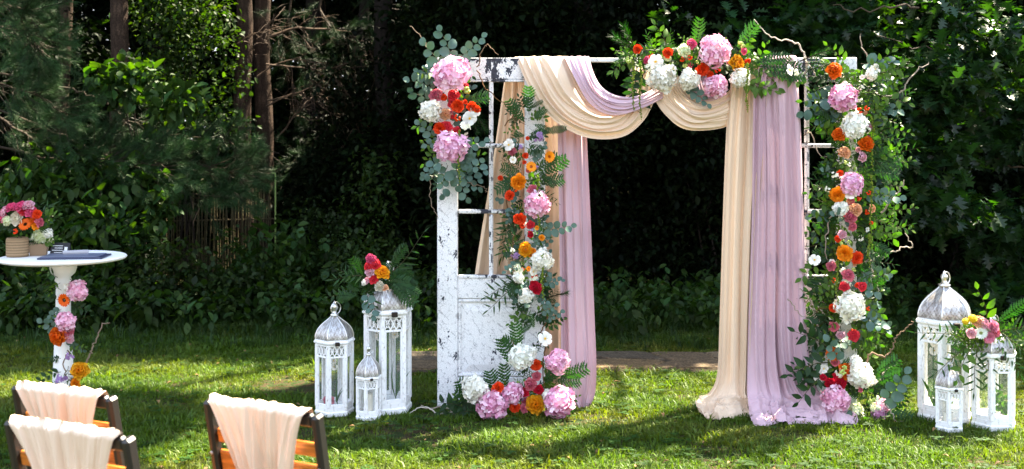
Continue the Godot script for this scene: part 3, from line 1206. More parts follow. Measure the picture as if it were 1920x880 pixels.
# a curtain through rows [y, left, right, distance, floor] of pixels; floor 0 hangs, 1 lies
func curtain(called: String, label: String, rows: Array, folds: float, amp: float, m: Material, s: int, nv := 90, group := "") -> void:
	var lefts := []
	var rights := []
	var floors := []
	for r in rows:
		lefts.append(P(r[1], r[0], r[3]))
		rights.append(P(r[2], r[0], r[3]))
		floors.append(Vector3(r[4] if r.size() > 4 else 0.0, 0, 0))
	var mb := MB.new()
	mb.grid(130, nv, func(u: float, v: float) -> Vector3:
		var a := catmull(lefts, v)
		var b := catmull(rights, v)
		var fl: float = clampf(catmull(floors, v).x, 0.0, 1.0)
		var drift := 0.12 * noise.get_noise_2d(u * 60.0 + s * 77.0, v * 55.0) + 0.05 * v * sin(u * 5.0 + s)
		var uu := u + drift * (1.0 - absf(2.0 * u - 1.0)) * (1.0 + fl * 1.6)
		var n := noise.get_noise_2d(u * 25.0 + s * 13.0, v * 12.0)
		var wide := 0.65 + 0.7 * (noise.get_noise_2d(floor(uu * folds) * 91.0, s * 33.0) * 0.5 + 0.5)
		var z := drape(uu, v, folds, s) * wide * amp * 1.7
		var p := a.lerp(b, u)
		p.x += amp * 0.5 * soft.get_noise_2d(uu * folds * 1.5 + 40.0, v * 0.8 + s)
		p.z += z * (1.0 - fl)
		if fl > 0.0:
			var ripple := 1.0 - absf(soft.get_noise_2d(u * folds * 0.5 + 2.0 * soft.get_noise_2d(v * 5.0, u * 3.0), v * 8.0 + s)) * 1.7
			var lie := (0.022 + 0.05 * maxf(drape(uu, v, folds, s), -0.35) + 0.022 * maxf(ripple, 0.0)) * fl * (1.0 - 0.55 * smoothstep(0.95, 1.0, v))
			p.y += lie
			p.z += fl * 0.07 * noise.get_noise_2d(u * 70.0 + 90.0, s * 9.0)
			p.x += fl * 0.03 * noise.get_noise_2d(u * 60.0, v * 40.0)
		p.y = maxf(p.y, 0.012)
		return p)
	tag(put(called, mb.mesh(), m), label, "curtain", group)

# a swag: ribs [inner x, inner y, outer x, outer y, distance] from one end to the other; folds run along it
func swag(called: String, label: String, ribs: Array, folds: float, amp: float, bulge: float, m: Material, s: int) -> void:
	var ins := []
	var outs := []
	for r in ribs:
		ins.append(P(r[0], r[1], r[4] + 0.03))
		outs.append(P(r[2], r[3], r[4]))
	var mb := MB.new()
	mb.grid(110, 110, func(u: float, v: float) -> Vector3:
		var a := catmull(ins, u)
		var b := catmull(outs, u)
		var drift := 0.10 * noise.get_noise_2d(u * 45.0 + s * 50.0, v * 50.0) + 0.05 * sin(u * 4.0 + v * 3.0 + s)
		var vv := v + drift * (1.0 - absf(2.0 * v - 1.0)) * 1.6
		var p := a.lerp(b, v)
		var f := drape(vv, u * 1.6, folds, s) * 1.25
		var end := 0.35 + 0.65 * sin(PI * clampf(u, 0.02, 0.98))
		p.z += (bulge * sin(PI * clampf(v * 0.85 + 0.1, 0, 1)) + amp * f * 0.85) * end
		p.y += amp * 0.5 * soft.get_noise_2d(vv * folds * 1.6 + 70.0, u * 2.0 + s) * end * sin(PI * v)
		return p)
	tag(put(called, mb.mesh(), m), label, "drape")

# ------------------------------------------------------------------ lanterns
func hexagon(r: float, y: float) -> Array:
	var out := []
	for k in 6:
		out.append(Vector3(cos(TAU * k / 6.0) * r, y, sin(TAU * k / 6.0) * r))
	return out

func metal_mat() -> void:
	var n := fnl(FastNoiseLite.TYPE_SIMPLEX, 0.03, 17, 4)
	var t := tex(256, 256, func(x: int, y: int) -> Color:
		var u := x / 256.0 * 6.0
		var v := y / 256.0 * 6.0
		var fu := absf(fposmod(u + v, 1.0) - 0.5) * 2.0
		var fv := absf(fposmod(u - v, 1.0) - 0.5) * 2.0
		var lattice := smoothstep(0.78, 0.92, maxf(fu, fv))
		var dot := smoothstep(0.5, 0.3, Vector2(fu, fv).length())
		var petal_ := smoothstep(0.25, 0.12, absf(Vector2(fu, fv).length() - 0.62 - 0.12 * cos(4.0 * atan2(fv - 0.001, fu))))
		var hgt := clampf(lattice + dot * 0.8 + petal_ * 0.6, 0, 1)
		var wear := n.get_noise_2d(x, y) * 0.5 + 0.5
		return Color8(128, 120, 114).lerp(Color8(214, 213, 214), clampf(hgt * 0.42 + wear * 0.9 - 0.2, 0, 1)))
	var m := mat("embossed_metal", Color.WHITE, 0.42, 0.5)
	m.albedo_texture = t
	m.metallic = 0.75
	m.heightmap_enabled = true
	m.heightmap_texture = t
	m.heightmap_scale = 0.25
	m.uv1_scale = Vector3(0.5, 0.5, 1)
	var k := mat("silver", Color8(214, 212, 210), 0.28, 0.5)
	k.metallic = 0.9
	mat("latch_iron", Color8(52, 44, 40), 0.5, 0.5).metallic = 0.7
	var n2 := fnl(FastNoiseLite.TYPE_SIMPLEX, 0.04, 23, 5)
	var lw := mat("lantern_white", Color.WHITE, 0.5, 0.45)
	lw.albedo_texture = tex(256, 256, func(x: int, y: int) -> Color:
		var a := n2.get_noise_2d(x, y * 0.6)
		var c := Color8(240, 239, 238).lerp(Color8(220, 217, 214), smoothstep(0.15, 0.6, a))
		return c.lerp(Color8(132, 118, 108), smoothstep(0.7, 0.78, a)))
	triplanar(lw, 0.3)
	var g := mat("glass", Color(0.9, 0.97, 0.95, 0.03), 0.02, 0.24)
	g.transparency = BaseMaterial3D.TRANSPARENCY_ALPHA

func lantern(label: String, at: Vector3, turn: float, r: float, body: float, roof: float, knob: float, group: String) -> Node3D:
	var root := thing("lantern", label, "lantern", at, turn, group)
	var white: Material = mats.lantern_white
	var k0 := r / 0.15
	var base := MB.new()
	var bh := 0.05 * k0 + 0.012
	base.rings([hexagon(r * 1.02, 0), hexagon(r * 1.02, bh * 0.45), hexagon(r * 0.97, bh * 0.6), hexagon(r * 0.97, bh)])
	put("base", base.mesh(), white, root)
	var top := body - 0.035 * k0
	var lat := 0.085 * k0 + 0.012      # height of the lattice band
	var pr := r * 0.9
	for k in 6:
		var a := TAU * k / 6.0
		var mb := MB.new()
		mb.box(Vector3(cos(a) * pr, (bh + top) / 2, sin(a) * pr), Vector3(0.023 * k0 + 0.002, top - bh, 0.023 * k0 + 0.002), 0.003, Basis(Vector3.UP, -a + PI / 4))
		put("post", mb.mesh(), white, root)
	var side := pr                      # a hexagon's side is its radius
	var ap := pr * 0.866
	var wide := side - 0.028 * k0
	for k in 6:
		var a := TAU * (k + 0.5) / 6.0
		var b := Basis(Vector3.UP, -a + PI / 2)   # x runs along the side, z looks outward
		var o := Vector3(cos(a), 0, sin(a)) * ap
		b = Basis(Vector3(-sin(a), 0, cos(a)), Vector3.UP, Vector3(cos(a), 0, sin(a)))
		b.x = b.y.cross(b.z)
		var fr := MB.new()
		var fw := 0.011 * k0 + 0.002
		var y0 := top - lat
		fr.box(o + Vector3(0, bh + fw, 0), Vector3(wide, fw * 2, fw), 0.002, b)
		fr.box(o + Vector3(0, y0 + fw * 0.5, 0), Vector3(wide, fw, fw * 1.2), 0.002, b)
		fr.box(o + Vector3(0, top - fw * 0.5, 0), Vector3(wide, fw, fw * 1.2), 0.002, b)
		for s in [-1.0, 1.0]:
			fr.box(o + b * Vector3(s * (wide / 2 - fw * 0.4), 0, 0) + Vector3(0, (bh + fw * 2 + y0) / 2, 0), Vector3(fw * 0.8, y0 - bh - fw * 2 - 0.001, fw), 0.002, b)
		put("window_frame", fr.mesh(), white, root)
		var lt := MB.new()
		var in_h := lat - fw * 2
		var cells := 3
		var cw := wide / cells
		var yc := y0 + lat / 2
		for c in cells:
			var x0 := -wide / 2 + cw * (c + 0.5)
			for s in [-1.0, 1.0]:
				var ang: float = atan2(in_h, cw) * s
				lt.box(o + b * Vector3(x0, 0, 0) + Vector3(0, yc, 0), Vector3(sqrt(cw * cw + in_h * in_h) * 0.98, 0.006 * k0 + 0.0006, 0.004 + 0.0005 * s), 0.0, b * Basis(Vector3(0, 0, 1), ang))
			for e in 8:
				var g := TAU * e / 8.0
				lt.box(o + b * Vector3(x0 + cos(g) * cw * 0.27, sin(g) * in_h * 0.28, 0.0) + Vector3(0, yc, 0), Vector3(cw * 0.24, 0.005 * k0, 0.0055), 0.0, b * Basis(Vector3(0, 0, 1), g + PI / 2))
		put("lattice", lt.mesh(), white, root)
		var gl := MB.new()
		gl.box(o + Vector3(0, (bh + y0) / 2 + fw * 0.5, 0) - b.z * 0.003, Vector3(wide - fw * 1.7, y0 - bh - fw * 2.2, 0.0025), 0.0, b)
		put("pane", gl.mesh(), mats.glass, root)
	var cor := MB.new()
	cor.rings([hexagon(r * 0.98, top + 0.0005), hexagon(r * 1.07, top + 0.012 * k0), hexagon(r * 1.07, top + 0.022 * k0), hexagon(r * 1.02, top + 0.024 * k0), hexagon(r * 1.02, body)])
	put("cornice", cor.mesh(), white, root)
	var la := MB.new()
	la.box(Vector3(0, top + 0.01 * k0, 0) + Vector3(cos(TAU * 0.25), 0, sin(TAU * 0.25)) * r * 0.96, Vector3(0.035 * k0, 0.03 * k0, 0.02 * k0), 0.003)
	put("latch", la.mesh(), mats.latch_iron, root)
	# ogee roof of six embossed facets with raised ridges
	var prof := [[1.0, 0.0], [1.01, 0.09], [0.99, 0.2], [0.93, 0.34], [0.83, 0.48], [0.68, 0.61], [0.49, 0.74], [0.32, 0.85], [0.21, 0.93], [0.16, 1.0]]
	for k in 6:
		var mb := MB.new()
		var a0 := TAU * k / 6.0
		var a1 := TAU * (k + 1) / 6.0
		mb.grid(6, prof.size() - 1, func(u: float, v: float) -> Vector3:
			var f := v * (prof.size() - 1)
			var i := mini(int(f), prof.size() - 2)
			var rr := lerpf(prof[i][0], prof[i + 1][0], f - i) * r * 0.97
			var y: float = lerpf(prof[i][1], prof[i + 1][1], f - i) * roof
			var p := Vector3(cos(a0), 0, sin(a0)).lerp(Vector3(cos(a1), 0, sin(a1)), 1.0 - u) * rr
			return p + Vector3(0, body + y, 0))
		put("roof_panel", mb.mesh(), mats.embossed_metal, root)
		var rg := MB.new()
		var line := []
		for q in prof:
			line.append(Vector3(cos(a0) * q[0] * r * 0.975, body + q[1] * roof, sin(a0) * q[0] * r * 0.975))
		rg.tube(line, [0.004 * k0 + 0.0015, 0.003 * k0 + 0.001], 6)
		put("roof_ridge", rg.mesh(), mats.silver, root)
	var t := body + roof
	var kr := knob * 0.26
	var kn := MB.new()
	kn.lathe([Vector2(0.001, t - 0.01), Vector2(r * 0.2, t - 0.01), Vector2(r * 0.22, t + knob * 0.06), Vector2(r * 0.12, t + knob * 0.14), Vector2(r * 0.1, t + knob * 0.3), Vector2(kr * 0.7, t + knob * 0.38), Vector2(kr, t + knob * 0.55), Vector2(kr * 0.85, t + knob * 0.7), Vector2(kr * 0.4, t + knob * 0.8), Vector2(kr * 0.35, t + knob * 0.9), Vector2(0.001, t + knob)], 16)
	put("finial", kn.mesh(), mats.silver, root)
	var hoop := MB.new()
	var hp := []
	for k in 21:
		var a := TAU * k / 20.0
		hp.append(Vector3(cos(a) * knob * 0.42, t + knob * 0.5 + sin(a) * knob * 0.42, 0.012).rotated(Vector3.UP, 0.5))
	hoop.tube(hp, [0.0028 * k0 + 0.0008, 0.0028 * k0 + 0.0008], 6)
	put("ring_handle", hoop.mesh(), mats.silver, root)
	return root

# what stands inside a lantern
func lantern_flower(label: String, at: Vector3, h: float, s: float, group := "") -> void:
	var root := thing("cut_flower", label, "flower", at, ru(0, TAU), group)
	var mb := MB.new()
	mb.tint = lin(92, 132, 58)
	var tip := Vector3(ru(-0.02, 0.02), h, ru(-0.01, 0.02))
	mb.tube([Vector3.ZERO, Vector3(0.008, h * 0.5, 0), tip], [0.003, 0.0025], 5)
	put("stalk", mb.mesh(), living("florist_leaf", 0.42, 0.4, Color(0.8, 1.0, 0.3)), root)
	for k in 4:
		var lf := MB.new()
		lf.tint = vary(lin(88, 132, 48), 0.2)
		var a := k * 1.7
		lf.leaf(Transform3D(frame(Vector3(cos(a) * 0.3, 1, sin(a) * 0.3)), Vector3(0, 0.005 * k, 0)), h * ru(0.35, 0.6), 0.022, NARROW, 0.3, 0.25)
		put("leaf", lf.mesh(), living("florist_leaf", 0.42, 0.4, Color(0.8, 1.0, 0.3)), root)
	if not proto.has("ow0"):
		proto["ow0"] = bloom_mesh("open", flowers.ow[2], flowers.ow[3])
	for k in 2:
		var b := frame(Vector3(ru(-0.6, 0.6), 0.35, 0.9).rotated(Vector3.UP, -root.rotation.y)).scaled(Vector3.ONE * s)
		put("bloom", proto["ow0"], living("petals", 0.55, 0.35, Color(0.6, 0.6, 0.6)), root, Transform3D(b, tip + Vector3(0, -k * s * 1.6, 0.006)))

func candle(label: String, at: Vector3, r: float, h: float) -> void:
	var root := thing("candle", label, "candle", at)
	var mb := MB.new()
	mb.lathe([Vector2(0.001, 0), Vector2(r, 0), Vector2(r, h - 0.006), Vector2(r * 0.94, h), Vector2(r * 0.8, h - 0.006), Vector2(0.001, h - 0.008)], 20)
	put("wax", mb.mesh(), mat("wax", Color8(238, 230, 212), 0.45, 0.5), root)
	var w := MB.new()
	w.tube([Vector3(0, h - 0.01, 0), Vector3(0.001, h + 0.012, 0)], [0.0012, 0.001], 5)
	put("wick", w.mesh(), mats.latch_iron, root)

# ------------------------------------------------------------------ table
func build_table() -> void:
	var d := 5.3
	var c := P(118, HORIZON, d)
	var white := mat("table_white", Color8(240, 239, 236), 0.4, 0.5)
	var root := thing("pedestal_table", "tall white round table on a turned pedestal with flowers down its stem", "table", Vector3(c.x, 0, -d))
	var h := 1.6 - (480 - HORIZON) * d / FOCAL
	var top := MB.new()
	top.lathe([Vector2(0.001, h - 0.024), Vector2(0.27, h - 0.024), Vector2(0.292, h - 0.019), Vector2(0.3, h - 0.01), Vector2(0.296, h - 0.003), Vector2(0.285, h), Vector2(0.001, h)], 64)
	put("tabletop", top.mesh(), white, root)
	var st := MB.new()
	st.lathe([Vector2(0.001, h - 0.025), Vector2(0.062, h - 0.025), Vector2(0.064, h - 0.06), Vector2(0.056, h - 0.085), Vector2(0.035, h - 0.105), Vector2(0.04, h - 0.12), Vector2(0.034, h - 0.135), Vector2(0.036, h - 0.3), Vector2(0.05, h - 0.62), Vector2(0.052, 0.3), Vector2(0.036, 0.22), Vector2(0.055, 0.18), Vector2(0.05, 0.1), Vector2(0.001, 0.1)], 32)
	put("pedestal", st.mesh(), white, root)
	var ft := MB.new()
	ft.lathe([Vector2(0.001, -0.01), Vector2(0.21, -0.01), Vector2(0.21, 0.025), Vector2(0.19, 0.04), Vector2(0.08, 0.07), Vector2(0.052, 0.099), Vector2(0.001, 0.099)], 40)
	put("foot", ft.mesh(), white, root)
	# what lies on it
	var burlap := mat("burlap", Color8(168, 140, 108), 0.9, 0.2)
	var bt := tex(64, 64, func(x: int, y: int) -> Color: return Color.WHITE * (0.72 + 0.28 * absf(sin(y * 0.785))) * (0.9 + 0.1 * ((x / 2 + y / 8) % 2)))
	burlap.albedo_texture = bt
	burlap.heightmap_enabled = true
	burlap.heightmap_texture = bt
	burlap.heightmap_scale = 0.25
	burlap.uv1_scale = Vector3(4, 3, 1)
	var va := P(32, 480, 5.26)
	var vase := thing("vase", "round vase wrapped in brown twine holding the bright table bouquet", "vase", Vector3(va.x, h, va.z))
	var vm := MB.new()
	vm.lathe([Vector2(0.001, 0.001), Vector2(0.049, 0.001), Vector2(0.052, 0.006), Vector2(0.052, 0.085), Vector2(0.047, 0.095), Vector2(0.042, 0.095), Vector2(0.042, 0.02), Vector2(0.001, 0.02)], 32)
	put("body", vm.mesh(), burlap, vase)
	var bq := thing("bouquet", "pink, orange and white bouquet in the twine vase on the table", "bouquet", vase.position + Vector3(0, 0.09, 0))
	fill(bq, [[6, 425], [45, 410], [62, 430]], 5.26, 14, 34, ["salal", "dark", "willow", "salal"], 0.62, -0.55)
	for f in [["rp", 38, 386, 12], ["rp", 20, 388, 11], ["rl", 52, 384, 11], ["rp", 58, 396, 11], ["rw", 30, 409, 12], ["gd", 47, 421, 12], ["cr", 68, 402, 10], ["ro", 63, 413, 9], ["rl", 5, 396, 10], ["bo", 28, 434, 6], ["lp", 74, 416, 9], ["rp", 2, 408, 9], ["hg", 12, 414, 10], ["co", 66, 424, 8], ["rc", 44, 396, 9]]:
		bloom(bq, f[0], f[1], f[2], f[3], 5.2, Vector3((f[1] - 36) * 0.02, 0.5 - (f[2] - 400) * 0.012, 1))
	var pb := P(72, 474, 5.33)
	var pot := thing("wooden_pot", "small square wooden pot of pale flowers behind the twine vase", "plant pot", Vector3(pb.x, h, pb.z), 0.3)
	var pm := MB.new()
	pm.rings([[Vector3(-0.036, 0.001, -0.036), Vector3(0.036, 0.001, -0.036), Vector3(0.036, 0.001, 0.036), Vector3(-0.036, 0.001, 0.036)], [Vector3(-0.046, 0.06, -0.046), Vector3(0.046, 0.06, -0.046), Vector3(0.046, 0.06, 0.046), Vector3(-0.046, 0.06, 0.046)]])
	put("box", pm.mesh(), mat("grey_wood", Color8(140, 116, 92), 0.85, 0.3), pot)
	var pf := thing("pale_posy", "posy of pale green and cream flowers in the wooden pot", "bouquet", pot.position + Vector3(0, 0.06, 0))
	for f in [["hg", 74, 444, 15], ["hw", 88, 440, 12], ["sw", 62, 446, 9], ["hg", 92, 450, 8]]:
		bloom(pf, f[0], f[1], f[2], f[3], 5.32)
	fill(pf, [[62, 455], [95, 452]], 5.33, 8, 8, ["salal", "willow"], 0.5, -0.4)
	var ink := mat("black_card", Color8(34, 34, 40), 0.5, 0.4)
	var cb := P(112, 471, 5.3)
	var cards := thing("card_stand", "small black folding card stand with white print on the table", "sign", Vector3(cb.x, h, cb.z), -0.15)
	var cm := MB.new()
	cm.box(Vector3(0, 0.034, 0.0), Vector3(0.1, 0.062, 0.004), 0.001, Basis(Vector3.RIGHT, -0.25))
	put("board", cm.mesh(), ink, cards)
	var cl := MB.new()
	cl.box(Vector3(0, 0.034, -0.025), Vector3(0.09, 0.062, 0.004), 0.001, Basis(Vector3.RIGHT, 0.35))
	put("rear_flap", cl.mesh(), ink, cards)
	var pr := MB.new()
	for k in 4:
		pr.box(Vector3(-0.012 + 0.006 * (k % 2), 0.05 - k * 0.011, 0.0035 - (0.016 - k * 0.011) * 0.25), Vector3(0.055 - 0.012 * (k % 2), 0.003, 0.0012), 0.0, Basis(Vector3.RIGHT, -0.25))
	pr.box(Vector3(0.034, 0.03, 0.0055), Vector3(0.016, 0.03, 0.0012), 0.0, Basis(Vector3.RIGHT, -0.25))
	put("print", pr.mesh(), mat("print_white", Color8(220, 220, 222), 0.7, 0.3), cards)
	var fb := P(140, 477, 5.22)
	var folder := thing("folder", "dark blue folder lying flat near the table edge", "folder", Vector3(fb.x, h, fb.z), 0.12)
	var fm := MB.new()
	fm.box(Vector3(0, 0.005, 0), Vector3(0.3, 0.008, 0.19), 0.002)
	put("cover", fm.mesh(), mat("navy_card", Color8(44, 50, 78), 0.45, 0.5), folder)
	var fp := MB.new()
	fp.box(Vector3(-0.004, 0.0115, 0.004), Vector3(0.27, 0.0045, 0.16), 0.001)
	put("sheet", fp.mesh(), mat("slate_card", Color8(96, 102, 124), 0.4, 0.5), folder)
	var nb := P(122, 471, 5.28)
	var note := thing("notebook", "thin grey notebook lying between card stand and folder", "notebook", Vector3(nb.x + 0.02, h, nb.z + 0.03), 0.4)
	var nm := MB.new()
	nm.box(Vector3(0.04, 0.022, -0.02), Vector3(0.12, 0.012, 0.05), 0.002)
	nm.box(Vector3(0.04, 0.0083, -0.02), Vector3(0.115, 0.0145, 0.045), 0.001)
	put("cover", nm.mesh(), mat("pale_card", Color8(176, 174, 178), 0.6, 0.4), note)
	# flowers wound down the pedestal
	var gl := thing("pedestal_garland", "flowers and ivy wound down the stem of the white table", "garland", Vector3(c.x, 0.7, -d + 0.05))
	fill(gl, [[122, 520], [120, 600], [122, 720], [128, 800]], 5.25, 12, 30, ["salal", "dark", "willow", "euca"], 0.55)
	for f in [["hp", 144, 546, 21], ["gd", 120, 563, 13], ["hp", 122, 603, 20], ["lp", 128, 622, 9], ["ro", 106, 631, 18], ["ry", 148, 695, 16], ["sl", 116, 712, 15], ["co", 140, 719, 11], ["sl", 130, 668, 9], ["hp", 118, 760, 18], ["ro", 134, 800, 14], ["hw", 128, 540, 10], ["rl", 130, 636, 8]]:
		bloom(gl, f[0], f[1], f[2], f[3], 5.19)
	twig(gl, [[118, 735], [160, 680], [172, 655], [178, 640], [192, 608], [206, 606]], 5.28, 0.006, 0.25)
	twig(gl, [[128, 660], [120, 690], [134, 720]], 5.2, 0.004, 0.1)

# ------------------------------------------------------------------ chairs
func build_chairs() -> void:
	var black := mat("chair_black", Color8(30, 27, 26), 0.4, 0.5)
	var honey := mat("honey_wood", Color8(206, 120, 44), 0.45, 0.45)
	var wn := fnl(FastNoiseLite.TYPE_SIMPLEX, 0.03, 44, 4)
	honey.albedo_texture = tex(128, 128, func(x: int, y: int) -> Color: return Color.WHITE * (0.82 + 0.25 * wn.get_noise_2d(x * 0.6, y * 6.0)))
	triplanar(honey, 0.4)
	var cloth := cloth_mat("chair_cloth", Color8(222, 198, 176), 0.14)
	# top left corner, top right corner (pixels and distances), the look of each
	var list := [
		[[385, 754, 3.36], [601, 773, 3.16], "lone black folding chair with pale pink cloth, apart from the other two", "blush cloth gathered over the back of the lone chair", 5],
		[[26, 722, 3.6], [214, 745, 3.42], "black folding chair with pink cloth standing in front of its twin, nearer the table", "blush cloth gathered over the chair nearer the table", 6],
		[[13, 793, 3.12], [247, 815, 2.92], "black folding chair with pink cloth in the row behind, at the frame's bottom corner", "blush cloth gathered over the chair in the bottom corner", 7]]
	for q in list:
		var a := P(q[0][0], q[0][1], q[0][2])
		var b := P(q[1][0], q[1][1], q[1][2])
		var mid := (a + b) * 0.5
		var w := Vector2(b.x - a.x, b.z - a.z).length()
		var right := Vector3(b.x - a.x, 0, b.z - a.z).normalized()
		var turn := atan2(-right.z, right.x)
		var h := mid.y
		# local: x to the right, z towards the viewer (the chair's back), the chair faces -z; the back leans to +z
		var tilt := 0.2
		var base := Vector3(mid.x, 0, mid.z) - Basis(Vector3.UP, turn) * Vector3(0, 0, h * tilt)
		var ch := thing("folding_chair", q[2], "chair", base, turn, "black folding chairs facing the arch")
		var on := func(x: float, y: float, z := 0.0) -> Vector3: return Vector3(x, y, y * tilt + z)
		var lean := Basis(Vector3.RIGHT, atan(tilt))
		for s in [-1.0, 1.0]:
			var mb := MB.new()
			var n := sqrt(1 + tilt * tilt)
			mb.box(on.call(s * (w / 2 - 0.014), h / 2), Vector3(0.028, h * n, 0.04), 0.008, lean)
			put("back_post", mb.mesh(), black, ch)
			var fl := MB.new()
			var p0 := Vector3(s * (w / 2 - 0.045), 0.0, 0.14)
			var p1 := Vector3(s * (w / 2 - 0.045), 0.4, -0.22)
			fl.box((p0 + p1) / 2, Vector3(0.024, (p1 - p0).length(), 0.036), 0.006, Basis(Vector3.RIGHT, atan2((p1 - p0).z, (p1 - p0).y)))
			put("leg", fl.mesh(), black, ch)
			var bolt := MB.new()
			bolt.lathe([Vector2(0.001, 0), Vector2(0.006, 0), Vector2(0.005, 0.003), Vector2(0.001, 0.004)], 10, on.call(s * (w / 2 - 0.014), h - 0.17, 0.0215), lean * Basis(Vector3.RIGHT, PI / 2))
			put("bolt", bolt.mesh(), mat("bolt_steel", Color8(170, 168, 166), 0.3), ch)
		var tr := MB.new()
		tr.box(on.call(0, h - 0.02), Vector3(w - 0.058, 0.04, 0.024), 0.006, lean)
		put("top_rail", tr.mesh(), black, ch)
		for y in [h - 0.115, h - 0.2]:
			var sl := MB.new()
			sl.box(on.call(0, y, -0.004), Vector3(w - 0.058, 0.045 if y > h - 0.15 else 0.075, 0.014), 0.004, lean)
			put("back_slat", sl.mesh(), honey, ch)
		for k in 6:
			var se := MB.new()
			se.box(Vector3(0, 0.4, -0.21 + k * 0.05), Vector3(w - 0.1, 0.016, 0.042), 0.004)
			put("seat_slat", se.mesh(), honey, ch)
		for s in [-1.0, 1.0]:
			var sr := MB.new()
			sr.box(Vector3(s * (w / 2 - 0.062), 0.38, -0.08), Vector3(0.02, 0.022, 0.3), 0.004)
			put("seat_rail", sr.mesh(), black, ch)
		# the cloth hangs over the rail, gathered towards its lower end on both sides
		var cb := MB.new()
		var sd: int = q[4]
		cb.grid(120, 60, func(u: float, v: float) -> Vector3:
			var t := v * 1.12 - 0.12            # below 0: the far side
			var drop := absf(t)
			var gather := 1.0 - 0.6 * pow(clampf(drop, 0, 1), 0.8) - (0.05 * (1.0 - exp(-drop * 12.0)))
			var uu := u + 0.035 * noise.get_noise_2d(u * 70.0 + sd * 31.0, v * 20.0)
			var wide := 0.6 + 0.8 * (noise.get_noise_2d(floor(uu * 9.0) * 83.0, sd * 40.0) * 0.5 + 0.5)
			var f := drape(uu, v * 1.2, 9.0, sd) * 0.02 * (0.35 + 1.3 * drop) * wide
			var x := (u - 0.5) * (w - 0.052) * gather
			var y := h + 0.022 - drop * 0.36
			var z := 0.026 * clampf(t * 16.0, -1, 1) + f * (1.0 if t > 0.0 else -1.0) + 0.008 * signf(t) * drop
			y += 0.006 * noise.get_noise_2d(u * 160.0 + sd * 9.0, 4.0) * exp(-drop * 8.0) + 0.005 * soft.get_noise_2d(uu * 14.0, sd) * exp(-drop * 6.0)
			return Vector3(x, y, y * tilt + z + 0.004))
		var o := put("chair_cloth", cb.mesh(), cloth)
		o.position = base
		o.rotation.y = turn
		tag(o, q[3], "cloth", "blush cloths over the chair backs")


